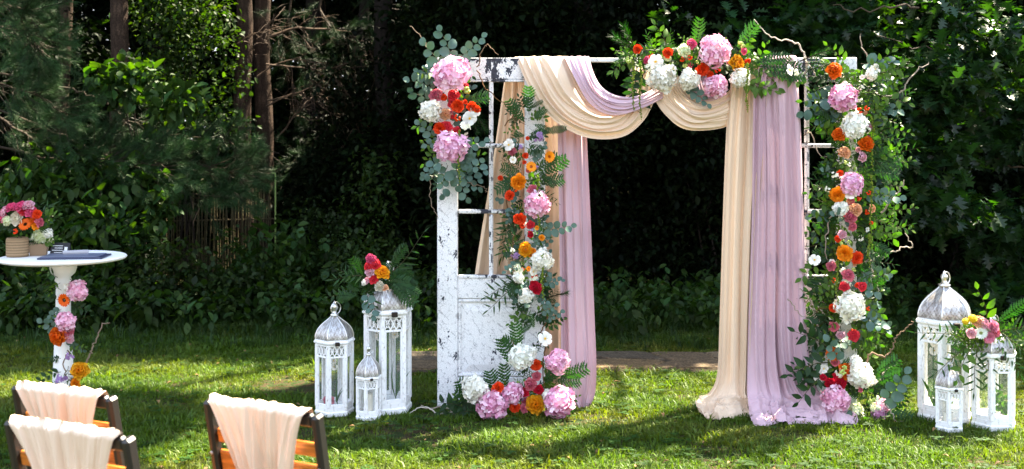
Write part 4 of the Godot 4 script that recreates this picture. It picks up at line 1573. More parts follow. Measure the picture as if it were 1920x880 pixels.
# ------------------------------------------------------------------ the scene
func _ready() -> void:
	rng.seed = 20
	noise.noise_type = FastNoiseLite.TYPE_SIMPLEX
	noise.frequency = 0.02
	noise.fractal_octaves = 3
	noise.seed = 6
	soft.noise_type = FastNoiseLite.TYPE_SIMPLEX_SMOOTH
	soft.frequency = 0.75
	soft.fractal_octaves = 1
	soft.seed = 5
	var cam := Camera3D.new()
	cam.name = "camera"
	cam.projection = Camera3D.PROJECTION_FRUSTUM
	var att := CameraAttributesPhysical.new()
	att.frustum_focal_length = 37.5
	att.frustum_focus_distance = 6.4
	att.frustum_near = 0.05
	att.frustum_far = 300.0
	att.exposure_aperture = 3.2
	cam.attributes = att
	cam.near = 0.05
	cam.far = 300.0
	cam.size = 880.0 / FOCAL * 0.05
	cam.frustum_offset = Vector2(0, -171.0 / FOCAL * 0.05)
	add_child(cam)
	cam.position = Vector3(0, EYE, 0)
	cam.current = true
	var we := WorldEnvironment.new()
	we.name = "world_environment"
	var env := Environment.new()
	env.background_mode = Environment.BG_SKY
	var sky := ProceduralSkyMaterial.new()
	sky.sky_top_color = Color(0.68, 0.76, 0.88)
	sky.sky_horizon_color = Color(0.92, 0.93, 0.94)
	sky.sky_curve = 0.2
	sky.ground_bottom_color = Color(0.2, 0.22, 0.14)
	sky.ground_horizon_color = Color(0.5, 0.52, 0.46)
	sky.sky_energy_multiplier = 0.66
	env.sky = Sky.new()
	env.sky.sky_material = sky
	env.tonemap_mode = Environment.TONE_MAPPER_LINEAR
	env.tonemap_exposure = 9.0
	env.sdfgi_enabled = true
	env.ssao_enabled = true
	env.ssil_enabled = true
	we.environment = env
	add_child(we)
	var sun := DirectionalLight3D.new()
	sun.name = "sun"
	sun.light_energy = 1.6
	sun.light_color = Color(1.0, 0.95, 0.85)
	sun.light_angular_distance = 0.5
	sun.shadow_enabled = true
	add_child(sun)
	sun.basis = Basis.looking_at(-sun_dir, Vector3.UP)

	# where the sun comes through the crowns
	for q in [[560, 712, 7.3, 0.40], [520, 700, 7.4, 0.34], [1150, 742, 6.78, 0.40], [1260, 722, 7.0, 0.42], [1190, 752, 6.65, 0.32], [1300, 745, 6.72, 0.32], [720, 828, 5.75, 0.32], [1010, 800, 6.02, 0.36], [1060, 795, 6.1, 0.32], [790, 655, 8.3, 0.34], [300, 705, 7.3, 0.32], [330, 695, 7.5, 0.30], [1740, 790, 6.1, 0.50], [1090, 770, 6.4, 0.3], [1230, 735, 6.85, 0.4], [30, 720, 7.0, 0.3], [400, 735, 6.9, 0.25]]:
		sun_gaps.append([P(q[0], q[1], q[2]), q[3]])
	for q in [[250, 160, 10.2, 0.62], [320, 190, 10.2, 0.58], [290, 110, 11.4, 0.68], [390, 100, 11.5, 0.68], [455, 120, 12.0, 0.58], [490, 250, 12.2, 0.58], [490, 50, 12.2, 0.58], [460, 300, 12.0, 0.48], [232, 60, 11.0, 0.58], [236, 150, 11.0, 0.53], [125, 40, 11.6, 0.58], [128, 130, 11.6, 0.53], [100, 330, 9.9, 0.60], [70, 430, 9.7, 0.60], [250, 345, 10.0, 0.58], [260, 410, 9.9, 0.52], [20, 60, 9.6, 0.58], [80, 200, 9.6, 0.46], [620, 180, 11.6, 0.40], [500, 80, 12.0, 0.48], [1830, 90, 8.6, 0.68], [1740, 180, 8.6, 0.53], [1720, 285, 8.5, 0.38], [1700, 260, 9.0, 0.48], [1770, 385, 8.4, 0.50], [1580, 370, 9.6, 0.40], [1250, 60, 9.5, 0.42], [1620, 200, 6.4, 0.70], [1640, 380, 6.35, 0.63], [1660, 150, 6.4, 0.63], [1470, 330, 6.4, 0.48], [1250, 120, 6.4, 0.46], [820, 100, 6.45, 0.44], [1770, 580, 6.2, 0.48], [1850, 620, 6.0, 0.53], [1120, 240, 6.4, 0.40], [1290, 215, 6.4, 0.42], [1200, 470, 12.0, 0.38], [1150, 480, 12.0, 0.38]]:
		sun_gaps.append([P(q[0], q[1], q[2]), q[3]])

	build_ground()
	build_path()
	build_lawn()
	build_forest()
	paint_mats()
	metal_mat()
	make_sprigs()
	build_arch()
	build_garlands()
	build_lanterns()
	build_table()
	build_chairs()
	for k in sprigs:
		sprigs[k].free()


func build_forest() -> void:
	make_sprays()
	var red := bark_mat("red_pine_bark", Color8(42, 32, 26), Color8(112, 90, 74), 4.5)
	var dark := bark_mat("dark_bark", Color8(22, 18, 16), Color8(52, 44, 38), 2.0)
	# far wood that reads as one mass
	var far := [[], []]
	var ft := [[], []]
	for k in 2:
		for i in 1500:
			var x := ru(-13, 13)
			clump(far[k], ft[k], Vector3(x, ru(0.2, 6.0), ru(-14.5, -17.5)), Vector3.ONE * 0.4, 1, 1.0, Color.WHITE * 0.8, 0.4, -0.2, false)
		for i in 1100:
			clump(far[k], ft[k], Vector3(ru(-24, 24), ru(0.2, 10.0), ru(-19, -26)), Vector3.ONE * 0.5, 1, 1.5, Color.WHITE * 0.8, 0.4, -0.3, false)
	var wood := thing("far_woodland", "dense dark woodland closing the view behind everything", "woodland")
	wood.set_meta("kind", "stuff")
	for k in 2:
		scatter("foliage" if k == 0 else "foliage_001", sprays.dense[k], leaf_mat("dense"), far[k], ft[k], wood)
	# trees whose crowns close the wood overhead and shade the lawn
	var spots := [[-7.5, -13.0, 11.0], [-5.2, -15.5, 11.5], [-2.6, -14.2, 11.0], [-0.4, -12.6, 10.5], [1.8, -14.8, 11.0], [3.6, -12.4, 9.8], [5.6, -14.4, 10.2], [7.6, -12.6, 8.8], [2.6, -11.3, 9.6], [4.9, -12.2, 9.0], [0.8, -11.2, 9.4], [-1.4, -11.6, 10.0], [9.6, -15.0, 9.5], [-9.5, -15.5, 12.0], [0.6, -17.5, 12.5], [4.4, -18.0, 12.0], [8.0, -18.5, 11.5], [-4.0, -18.5, 12.5], [12.0, -12.5, 8.8], [6.6, -10.6, 7.2]]
	for s in spots:
		var at := Vector3(s[0], ground_y(s[0], s[1]), s[1])
		var h: float = s[2] + 0.8
		var crown := []
		for k in 9:
			var c := at + Vector3(ru(-1.4, 1.4), h * ru(0.5, 1.0), ru(-0.9, 2.2))
			crown.append([c, Vector3(1.5, 1.1, 1.5) * ru(0.8, 1.2), 66, 1.0])
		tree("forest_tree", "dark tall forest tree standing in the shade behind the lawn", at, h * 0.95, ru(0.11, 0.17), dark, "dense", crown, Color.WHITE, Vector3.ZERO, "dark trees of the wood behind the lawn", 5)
	# two broad crowned trees that lean over the lawn and keep most of it in shade
	for q in [[Vector3(3.4, 0, -11.4), [[-2.7, -5.0], [-2.0, -5.3], [-1.4, -5.1], [-0.9, -5.7], [-2.3, -6.1], [-1.6, -6.5], [-0.6, -6.3], [-0.3, -5.7], [-3.1, -5.7], [-2.9, -6.7], [-1.0, -7.1], [-2.0, -7.3], [-1.9, -5.8]], "dark broad crowned tree rising behind the right door's top"], [Vector3(5.7, 0, -10.6), [[0.2, -5.95], [0.6, -5.9], [1.0, -5.85], [1.4, -5.9], [0.4, -6.3], [1.2, -6.1], [0.8, -7.3]], "dark broad crowned tree behind the oak leaves, out past the lanterns"]]:
		var at: Vector3 = q[0]
		var crown := []
		for g in q[1]:
			var up := ru(7.5, 10.0)
			crown.append([Vector3(g[0], 0, g[1]) + sun_dir * (up / sun_dir.y), Vector3(0.8, 0.6, 0.8), 76, 0.9])
		tree("forest_tree", q[2], at, 10.5, 0.15, dark, "dense", crown, Color.WHITE, Vector3(-0.4, 0, 0.6), "", 8)
	# reddish pines with the sun along their edges
	for q in [[453, 12.0, 0.105, "reddish pine trunk in front of its close neighbour, thin dead branches beside it"], [489, 12.25, 0.11, "reddish pine trunk close behind its twin with sunlit bark edge"], [222, 11.0, 0.105, "stout reddish pine trunk half hidden by a sunlit bush"], [118, 11.6, 0.085, "pine trunk with sunlit edge deep in the wood, beside the frame's left pine boughs"]]:
		var at := P(q[0], HORIZON, q[1])
		at.y = ground_y(at.x, at.z)
		var crown := []
		for k in 5:
			crown.append([at + Vector3(ru(-1.2, 1.2), ru(6.5, 9.5), ru(-1.2, 1.2)), Vector3(1.3, 0.8, 1.3), 90, 1.6])
		var t := tree("pine_tree", q[3], at, 10.5, q[2], red, "pine", crown, Color.WHITE, Vector3(0.1, 0, 0), "", 0)
		if q[0] == 453:
			for w in [[[505, 70], [560, 52], [640, 58], [665, 60]], [[480, 145], [520, 118], [560, 112], [605, 118]], [[500, 190], [580, 165], [650, 118], [680, 100]], [[500, 200], [560, 172], [600, 178], [640, 110]], [[446, 82], [470, 66], [505, 58]], [[500, 120], [600, 130], [690, 112], [780, 150]], [[520, 260], [560, 210], [610, 180]], [[690, 120], [730, 160], [738, 205]], [[630, 150], [660, 190], [680, 240]]]:
				var mb := MB.new()
				mb.tint = lin(84, 68, 54)
				var pts := px_path(w, 11.7, 0.012, 6)
				mb.tube(pts, [0.02 if w == [[505, 70], [560, 52], [640, 58], [665, 60]] else 0.011, 0.004], 6)
				for k in 9:
					var i := 2 + rng.randi() % (pts.size() - 3)
					twigs_mb(mb, pts[i], (pts[i] - pts[i - 1]).normalized() * 0.8 + rdir() * 0.8, ru(0.2, 0.6), 0.005, 1, 0.1)
				put_world("dead_branch", mb, living("twig", 0.7, 0.3, Color.BLACK), t)
	# pine whose boughs hang in from the left
	var pa := Vector3(-5.9, 0, -9.9)
	var pine := tree("bushy_pine", "bushy pine whose needle boughs reach in from the left side", pa, 7.5, 0.14, red, "pine", [[pa + Vector3(0, 5.2, 0), Vector3(1.2, 1.0, 1.2), 160, 1.5], [pa + Vector3(-0.3, 4.0, 0.2), Vector3(1.3, 0.8, 1.2), 160, 1.5]], Color.WHITE, Vector3.ZERO, "", 3)
	bough(pine, [[-200, 20], [-60, 40], [40, 60], [70, 90]], 9.4, 90, 0.22, 0.3, 1.3)
	bough(pine, [[-200, -20], [-40, 0], [20, 10], [60, 20]], 9.3, 60, 0.2, 0.3, 1.2)
	bough(pine, [[-180, 130], [-40, 150], [60, 175], [120, 215]], 9.5, 70, 0.2, 0.3, 1.1)
	bough(pine, [[-180, 180], [-20, 215], [80, 270], [200, 300], [300, 310]], 9.8, 150, 0.3, 0.25)
	bough(pine, [[-160, 150], [60, 230], [200, 290], [330, 300], [450, 330]], 10.2, 170, 0.3, 0.4)
	bough(pine, [[-160, 110], [100, 160], [190, 190], [280, 245], [420, 260]], 10.4, 80, 0.26, 0.5, 0.9)
	bough(pine, [[-100, 260], [100, 300], [250, 350], [420, 370]], 10.1, 90, 0.26, 0.4)
	# pine twigs that hang in behind the two trunks
	var pb := Vector3(-1.9, 0, -13.4)
	var pine2 := tree("slender_pine", "slender pine with thin grey boughs in the shade between trunks and arch", pb, 7.0, 0.08, dark, "pine", [[pb + Vector3(0, 4.6, 0), Vector3(1.1, 0.9, 1.1), 120, 1.5]], Color.WHITE, Vector3.ZERO, "", 2)
	bough(pine2, [[640, -60], [600, 20], [660, 70], [740, 90]], 11.9, 70, 0.3, 0.2, 0.8)
	bough(pine2, [[680, -60], [720, 20], [760, 60], [800, 90]], 12.1, 70, 0.3, 0.2, 0.7)
	bough(pine2, [[560, -40], [540, 40], [570, 110]], 12.3, 40, 0.25, 0.2, 0.7)
	bough(pine2, [[640, 140], [620, 220], [560, 300], [480, 330]], 12.0, 60, 0.3, 0.3, 0.8)
	# broad leaved bushes on the left
	leafy_thing("bush", "tall sunlit bush of small leaves left of the twin pine trunks", "bush", P(350, 540, 11.4) * Vector3(1, 0, 1), "leafy", [[P(345, 90, 11.5), Vector3(0.55, 0.8, 0.4), 90, 0.75], [P(380, 190, 11.6), Vector3(0.45, 0.7, 0.4), 60, 0.75], [P(330, 0, 11.5), Vector3(0.6, 0.6, 0.4), 60, 0.8]], Color.WHITE * 0.95, "", 4)
	leafy_thing("sapling", "young sapling with broad bright leaves before the stout pine trunk", "bush", P(260, 560, 10.2) * Vector3(1, 0, 1), "big", [[P(250, 150, 10.2), Vector3(0.34, 0.18, 0.2), 40, 0.9], [P(310, 195, 10.2), Vector3(0.28, 0.14, 0.2), 34, 0.9]], Color.WHITE, "", 3, 0.0)
	leafy_thing("sapling", "low sapling with sunlit leaves below the pine boughs, behind the table", "bush", P(240, 580, 9.9) * Vector3(1, 0, 1), "big", [[P(250, 345, 9.9), Vector3(0.3, 0.18, 0.2), 36, 0.9], [P(270, 400, 9.9), Vector3(0.3, 0.14, 0.2), 30, 0.8]], Color.WHITE, "", 3, 0.0)
	leafy_thing("bush", "glossy bush behind the table bouquet, lit along its top", "bush", P(100, 590, 9.7) * Vector3(1, 0, 1), "big", [[P(110, 340, 9.8), Vector3(0.45, 0.3, 0.3), 70, 0.9], [P(40, 430, 9.7), Vector3(0.6, 0.4, 0.35), 90, 0.9], [P(180, 450, 9.6), Vector3(0.5, 0.35, 0.3), 80, 0.9]], Color.WHITE * 0.9, "", 4, 0.05)
	var low := [[40, 520, 9.3, 0.55, 0.45, "big", "low leafy bush under the table's right edge, at the frame's left side"], [180, 550, 9.3, 0.55, 0.42, "big", "leafy bush between the table's flowers and the paling fence"], [300, 530, 9.5, 0.6, 0.45, "leafy", "low small leaved bush in front of the paling fence"], [420, 520, 9.7, 0.6, 0.5, "leafy", "small leaved bush below the reddish twin pines"], [520, 500, 9.9, 0.6, 0.5, "big", "broad leaved bush right of the twin pines' foot"], [620, 520, 9.9, 0.6, 0.5, "leafy", "small leaved bush above the mid sized left lantern"], [720, 540, 9.7, 0.55, 0.45, "leafy", "small leaved bush directly behind the bouquet of the tall left lantern"], [820, 560, 9.6, 0.5, 0.42, "leafy", "small leaved bush touching the peeling door's outer edge"], [590, 420, 10.8, 0.6, 0.7, "leafy", "darker bush further back above the lantern group, beside the green stake"], [720, 420, 11.0, 0.7, 0.9, "leafy", "taller dark bush further back, left of the peeling door's glazing"], [-90, 520, 9.4, 0.6, 0.5, "big", "low bush outside the table's left side"]]
	for q in low:
		var c := P(q[0], q[1], q[2])
		leafy_thing("undergrowth_bush", q[6], "bush", Vector3(c.x, 0, c.z), q[5], [[c + Vector3(ru(-0.2, 0.2), ru(-0.25, 0.15), 0), Vector3(q[3] * ru(0.5, 0.9), q[4] * ru(0.7, 1.2), 0.35), 60, ru(0.6, 1.0)], [Vector3(c.x + ru(-0.3, 0.3), 0.25, c.z + 0.25), Vector3(q[3] * 0.9, 0.22, 0.3), 26, 0.7]], Color.WHITE * ru(0.45, 0.9), "low bushes at the edge of the wood", 3, 0.0)
	# dark shrubs behind the arch
	for q in [[900, 10.9, 3.2, "tall dark shrub in deep shade behind the peeling door's outer edge"], [1010, 11.6, 3.4, "tall dark shrub in deep shade behind the peeling door's glazing"], [1120, 11.0, 3.3, "tall dark shrub in deep shade behind the left half of the arch"], [1230, 11.4, 3.4, "tall dark shrub in deep shade behind the middle of the arch"], [1330, 10.8, 3.3, "tall dark shrub in deep shade behind the right half of the arch"], [1450, 11.3, 3.4, "tall dark shrub in deep shade behind the wide lilac curtain"], [1560, 10.9, 3.3, "tall dark shrub in deep shade behind the right door's glazing"], [1680, 11.5, 3.5, "tall dark shrub in deep shade behind the oak twigs right of the flower column"], [1800, 10.8, 3.3, "tall dark shrub in deep shade behind the tallest right hand lantern"], [1930, 11.2, 3.5, "tall dark shrub in deep shade behind the lantern at the far right of the lawn"], [640, 11.9, 3.4, "tall dark shrub in deep shade behind the tall left lantern's bouquet"], [780, 11.6, 3.3, "tall dark shrub in deep shade behind the gap between that bouquet and the peeling door"], [560, 12.8, 3.5, "tall dark shrub in deep shade behind the thin dead branches beside the twin pines"], [60, 11.8, 3.4, "tall dark shrub in deep shade behind the table, under the pine boughs"], [-100, 11.0, 3.2, "tall dark shrub in deep shade behind the bushy pine outside the frame's left side"], [180, 12.2, 3.4, "tall dark shrub in deep shade behind the sunlit bush left of the twin pines"]]:
		var c := P(q[0], HORIZON, q[1])
		var h: float = q[2]
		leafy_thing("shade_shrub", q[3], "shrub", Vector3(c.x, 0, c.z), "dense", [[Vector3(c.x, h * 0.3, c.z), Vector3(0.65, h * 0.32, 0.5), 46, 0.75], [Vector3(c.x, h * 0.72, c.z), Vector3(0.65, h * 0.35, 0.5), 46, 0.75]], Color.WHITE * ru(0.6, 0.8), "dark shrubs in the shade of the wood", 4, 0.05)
	# oak on the right
	var oa := Vector3(5.4, 0, -9.6)
	var oak := tree("oak_tree", "oak with large lobed leaves, partly sunlit, right of the arch", oa, 6.5, 0.1, dark, "oak", [[P(1836, 90, 8.6), Vector3(0.5, 0.3, 0.3), 56, 0.85], [P(1742, 180, 8.6), Vector3(0.35, 0.22, 0.25), 40, 0.85], [P(1720, 285, 8.5), Vector3(0.4, 0.25, 0.25), 50, 0.8], [P(1770, 385, 8.4), Vector3(0.26, 0.16, 0.2), 26, 0.8], [P(1900, 240, 9.2), Vector3(0.4, 0.4, 0.3), 50, 0.9], [P(1890, 430, 9.1), Vector3(0.35, 0.3, 0.3), 40, 0.9], [P(1900, 560, 9.0), Vector3(0.3, 0.2, 0.25), 24, 0.9], [P(1600, 60, 9.8), Vector3(0.6, 0.35, 0.3), 50, 0.85], [P(1480, 60, 10.0), Vector3(0.6, 0.35, 0.3), 40, 0.85], [P(1760, -10, 10.0), Vector3(0.9, 0.35, 0.4), 46, 0.9], [P(1580, 350, 9.7), Vector3(0.3, 0.35, 0.25), 30, 0.75], [P(1240, 55, 9.8), Vector3(0.25, 0.15, 0.2), 14, 0.8], [P(1850, 690, 9.0), Vector3(0.5, 0.12, 0.25), 16, 0.8]], Color.WHITE, Vector3.ZERO, "", 3)
	for w in [[[2000, 60], [1880, 50], [1760, 90], [1640, 66]], [[2000, 250], [1850, 210], [1760, 180], [1690, 178]], [[1960, 330], [1850, 300], [1720, 290]], [[1720, 10], [1620, 20], [1560, 10]], [[1990, 420], [1880, 420], [1770, 380]]]:
		var mb := MB.new()
		mb.tint = lin(86, 72, 58)
		mb.tube(px_path(w, 9.3, 0.03, 6), [0.011, 0.003], 6)
		put_world("branch", mb, living("twig", 0.7, 0.3, Color.BLACK), oak)
	# undergrowth: rough grass, ferns and weeds along the edge
	var tall := grass_mesh(14, 0.07, 0.12, 0.3, 0.008, 0.8)
	var where := []
	var tint := []
	for i in 4200:
		var x := ru(-6.2, 6.2)
		var z := -8.25 - pow(rng.randf(), 1.3) * 2.6
		if x < -2.6:
			z += 0.25
		if z < -7.4 and z > -8.15 and x > -1.75 and x < 3.4:
			continue
		where.append(Transform3D(Basis(Vector3.UP, ru(0, TAU)).scaled(Vector3.ONE * ru(0.2, 0.55) * (1.6 if rng.randf() < 0.06 else 1.0)), Vector3(x, ground_y(x, z), z)))
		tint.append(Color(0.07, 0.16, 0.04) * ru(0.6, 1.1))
	var rough := thing("rough_grass", "unmown dark grass between the lawn and the wood", "grass")
	rough.set_meta("kind", "stuff")
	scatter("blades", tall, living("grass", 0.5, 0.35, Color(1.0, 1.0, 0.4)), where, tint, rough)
	var wl := [[], []]
	var wt := [[], []]
	for i in 620:
		var x := ru(-6.4, 6.2)
		var z := ru(-8.7, -10.6)
		var k := i % 2
		wl[k].append(Transform3D(Basis(Vector3.UP, ru(0, TAU)).scaled(Vector3.ONE * ru(0.45, 0.9)), Vector3(x, ru(0.08, 0.3), z)))
		wt[k].append(Color.WHITE * ru(0.5, 1.0))
	var weeds := thing("weeds", "low leafy weeds covering the forest floor", "weeds")
	weeds.set_meta("kind", "stuff")
	for k in 2:
		scatter("leaves" if k == 0 else "leaves_001", sprays.big[k], leaf_mat("leafy"), wl[k], wt[k], weeds)
	# old paling fence of thin sticks
	var pf := P(405, HORIZON, 11.6)
	var fence := thing("paling_fence", "old fence of thin uneven sticks between the bushes left of the twin pines", "fence", Vector3(pf.x, 0, pf.z))
	for k in 44:
		var x := -0.6 + 1.2 * k / 43.0 + ru(-0.008, 0.008)
		var mb := MB.new()
		mb.tint = vary(lin(82, 74, 50), 0.3)
		var h := 1.02 + ru(-0.12, 0.12)
		mb.tube([Vector3(x, -0.05, 0), Vector3(x + ru(-0.01, 0.01), h * 0.5, ru(-0.01, 0.01)), Vector3(x + ru(-0.02, 0.02), h, 0)], [0.009, 0.007], 5)
		put("stick", mb.mesh(), living("twig", 0.7, 0.3, Color.BLACK), fence)
	var rail := MB.new()
	rail.tint = lin(90, 80, 60)
	rail.tube([Vector3(-0.65, 0.75, -0.016), Vector3(0.65, 0.78, -0.016)], [0.01, 0.01], 5)
	put("rail", rail.mesh(), living("twig", 0.7, 0.3, Color.BLACK), fence)
	var sp := P(516, HORIZON, 11.0)
	var stake := thing("garden_stake", "thin green metal stake with a hooked tip right of the twin pines", "stake", Vector3(sp.x, 0, sp.z))
	var sm := MB.new()
	var tip := EYE - (325.0 - HORIZON) * 11.0 / FOCAL
	sm.tube([Vector3(0, -0.05, 0), Vector3(0, tip - 0.03, 0), Vector3(-0.005, tip, 0), Vector3(-0.035, tip, 0)], [0.009, 0.009], 6)
	put("rod", sm.mesh(), mat("stake_green", Color8(120, 140, 74), 0.4), stake)


func build_arch() -> void:
	var c := P(921, HORIZON, 6.5)
	door("white half glazed door with cracked peeling paint, its lower panel in plain view", Vector3(c.x, 0.0, c.z), 0.0, 0.656, 2.123, 0.125, false)
	c = P(1513, HORIZON, 6.5)
	door("white half glazed door mostly hidden by lilac curtain and the tall flower column", Vector3(c.x, 0.0, c.z), 0.0, 0.6, 2.123, 0.12, true)
	var a := P(1023, 113, 6.5)
	var b := P(1418, 113, 6.5)
	var lm := MB.new()
	lm.box(Vector3((a.x + b.x) / 2 - 0.0, 2.107, -6.5), Vector3(b.x - a.x + 0.0, 0.026, 0.04), 0.004)
	tag(put("lintel", lm.mesh(), mats.old_paint), "thin white batten joining the tops of the two doors", "batten")
	var beige := cloth_mat("beige_satin", Color8(216, 191, 165), 0.42)
	var lilac := cloth_mat("lilac_satin", Color8(195, 165, 174), 0.4)
	curtain("beige_curtain", "sheer beige curtain hanging behind the glazed half of the peeling door", [[118, 950, 1030, 6.62], [300, 925, 1049, 6.6], [520, 890, 1051, 6.6], [700, 870, 1052, 6.6], [764, 862, 1052, 6.6]], 7, 0.022, beige, 3, 60)
	curtain("lilac_curtain", "narrow lilac curtain to the right of the peeling door, gathered at its foot", [[118, 1046, 1098, 6.54], [260, 1044, 1102, 6.5], [400, 1047, 1107, 6.48], [600, 1051, 1114, 6.46], [690, 1054, 1117, 6.44], [740, 1060, 1114, 6.42], [764, 1078, 1104, 6.4, 0.1]], 3.2, 0.022, lilac, 5)
	curtain("beige_curtain", "beige curtain pooling on the grass left of the wide lilac curtain", [[116, 1374, 1442, 6.44], [160, 1368, 1440, 6.42], [250, 1360, 1434, 6.4], [400, 1354, 1424, 6.39], [600, 1348, 1416, 6.37], [700, 1344, 1414, 6.36], [738, 1330, 1416, 6.33, 0.15], [756, 1316, 1424, 6.28, 0.6], [770, 1314, 1432, 6.26, 1.0], [782, 1306, 1438, 6.2, 1.0], [790, 1318, 1440, 6.15, 1.0]], 3.4, 0.028, beige, 8, 140)
	curtain("lilac_curtain", "wide lilac curtain over the right door, spreading in folds on the grass", [[104, 1442, 1490, 6.5], [112, 1432, 1494, 6.42], [160, 1416, 1497, 6.38], [250, 1413, 1502, 6.37], [400, 1411, 1507, 6.36], [600, 1404, 1512, 6.34], [690, 1402, 1522, 6.32], [735, 1402, 1536, 6.29, 0.15], [755, 1404, 1556, 6.24, 0.6], [770, 1406, 1580, 6.2, 1.0], [786, 1406, 1604, 6.11, 1.0], [801, 1410, 1606, 6.01, 1.0]], 5.5, 0.026, lilac, 11, 140)
	swag("beige_swag", "large beige swag draped from the peeling door's top to the middle flowers", [[1064, 124, 968, 130, 6.6], [1064, 106, 966, 107, 6.5], [1076, 130, 988, 156, 6.42], [1096, 168, 1014, 200, 6.4], [1116, 192, 1052, 236, 6.38], [1144, 200, 1104, 259, 6.36], [1168, 190, 1166, 257, 6.36], [1180, 160, 1207, 226, 6.38], [1182, 130, 1230, 180, 6.42], [1184, 116, 1240, 140, 6.46]], 5.5, 0.022, 0.05, beige, 2)
	swag("lilac_swag", "lilac swag laid over the large beige swag", [[1104, 122, 1062, 124, 6.58], [1104, 106, 1058, 107, 6.46], [1112, 134, 1080, 152, 6.35], [1126, 160, 1102, 190, 6.32], [1148, 176, 1132, 213, 6.3], [1176, 182, 1166, 216, 6.3], [1206, 176, 1206, 203, 6.32], [1240, 158, 1244, 184, 6.4]], 6, 0.012, 0.03, lilac, 4)
	swag("beige_swag", "small beige swag under the hydrangeas of the top flower cluster", [[1270, 140, 1212, 150, 6.46], [1284, 162, 1226, 184, 6.42], [1304, 182, 1246, 214, 6.38], [1326, 190, 1278, 240, 6.36], [1348, 184, 1318, 245, 6.37], [1372, 166, 1366, 236, 6.42], [1388, 150, 1388, 210, 6.47]], 5, 0.018, 0.04, beige, 9)
	swag("lilac_swag", "short lilac tuck of cloth above the small beige swag", [[1340, 140, 1286, 140, 6.44], [1338, 160, 1296, 165, 6.4], [1336, 176, 1312, 190, 6.37], [1350, 172, 1342, 188, 6.38], [1364, 158, 1364, 170, 6.42]], 3, 0.01, 0.02, lilac, 7)


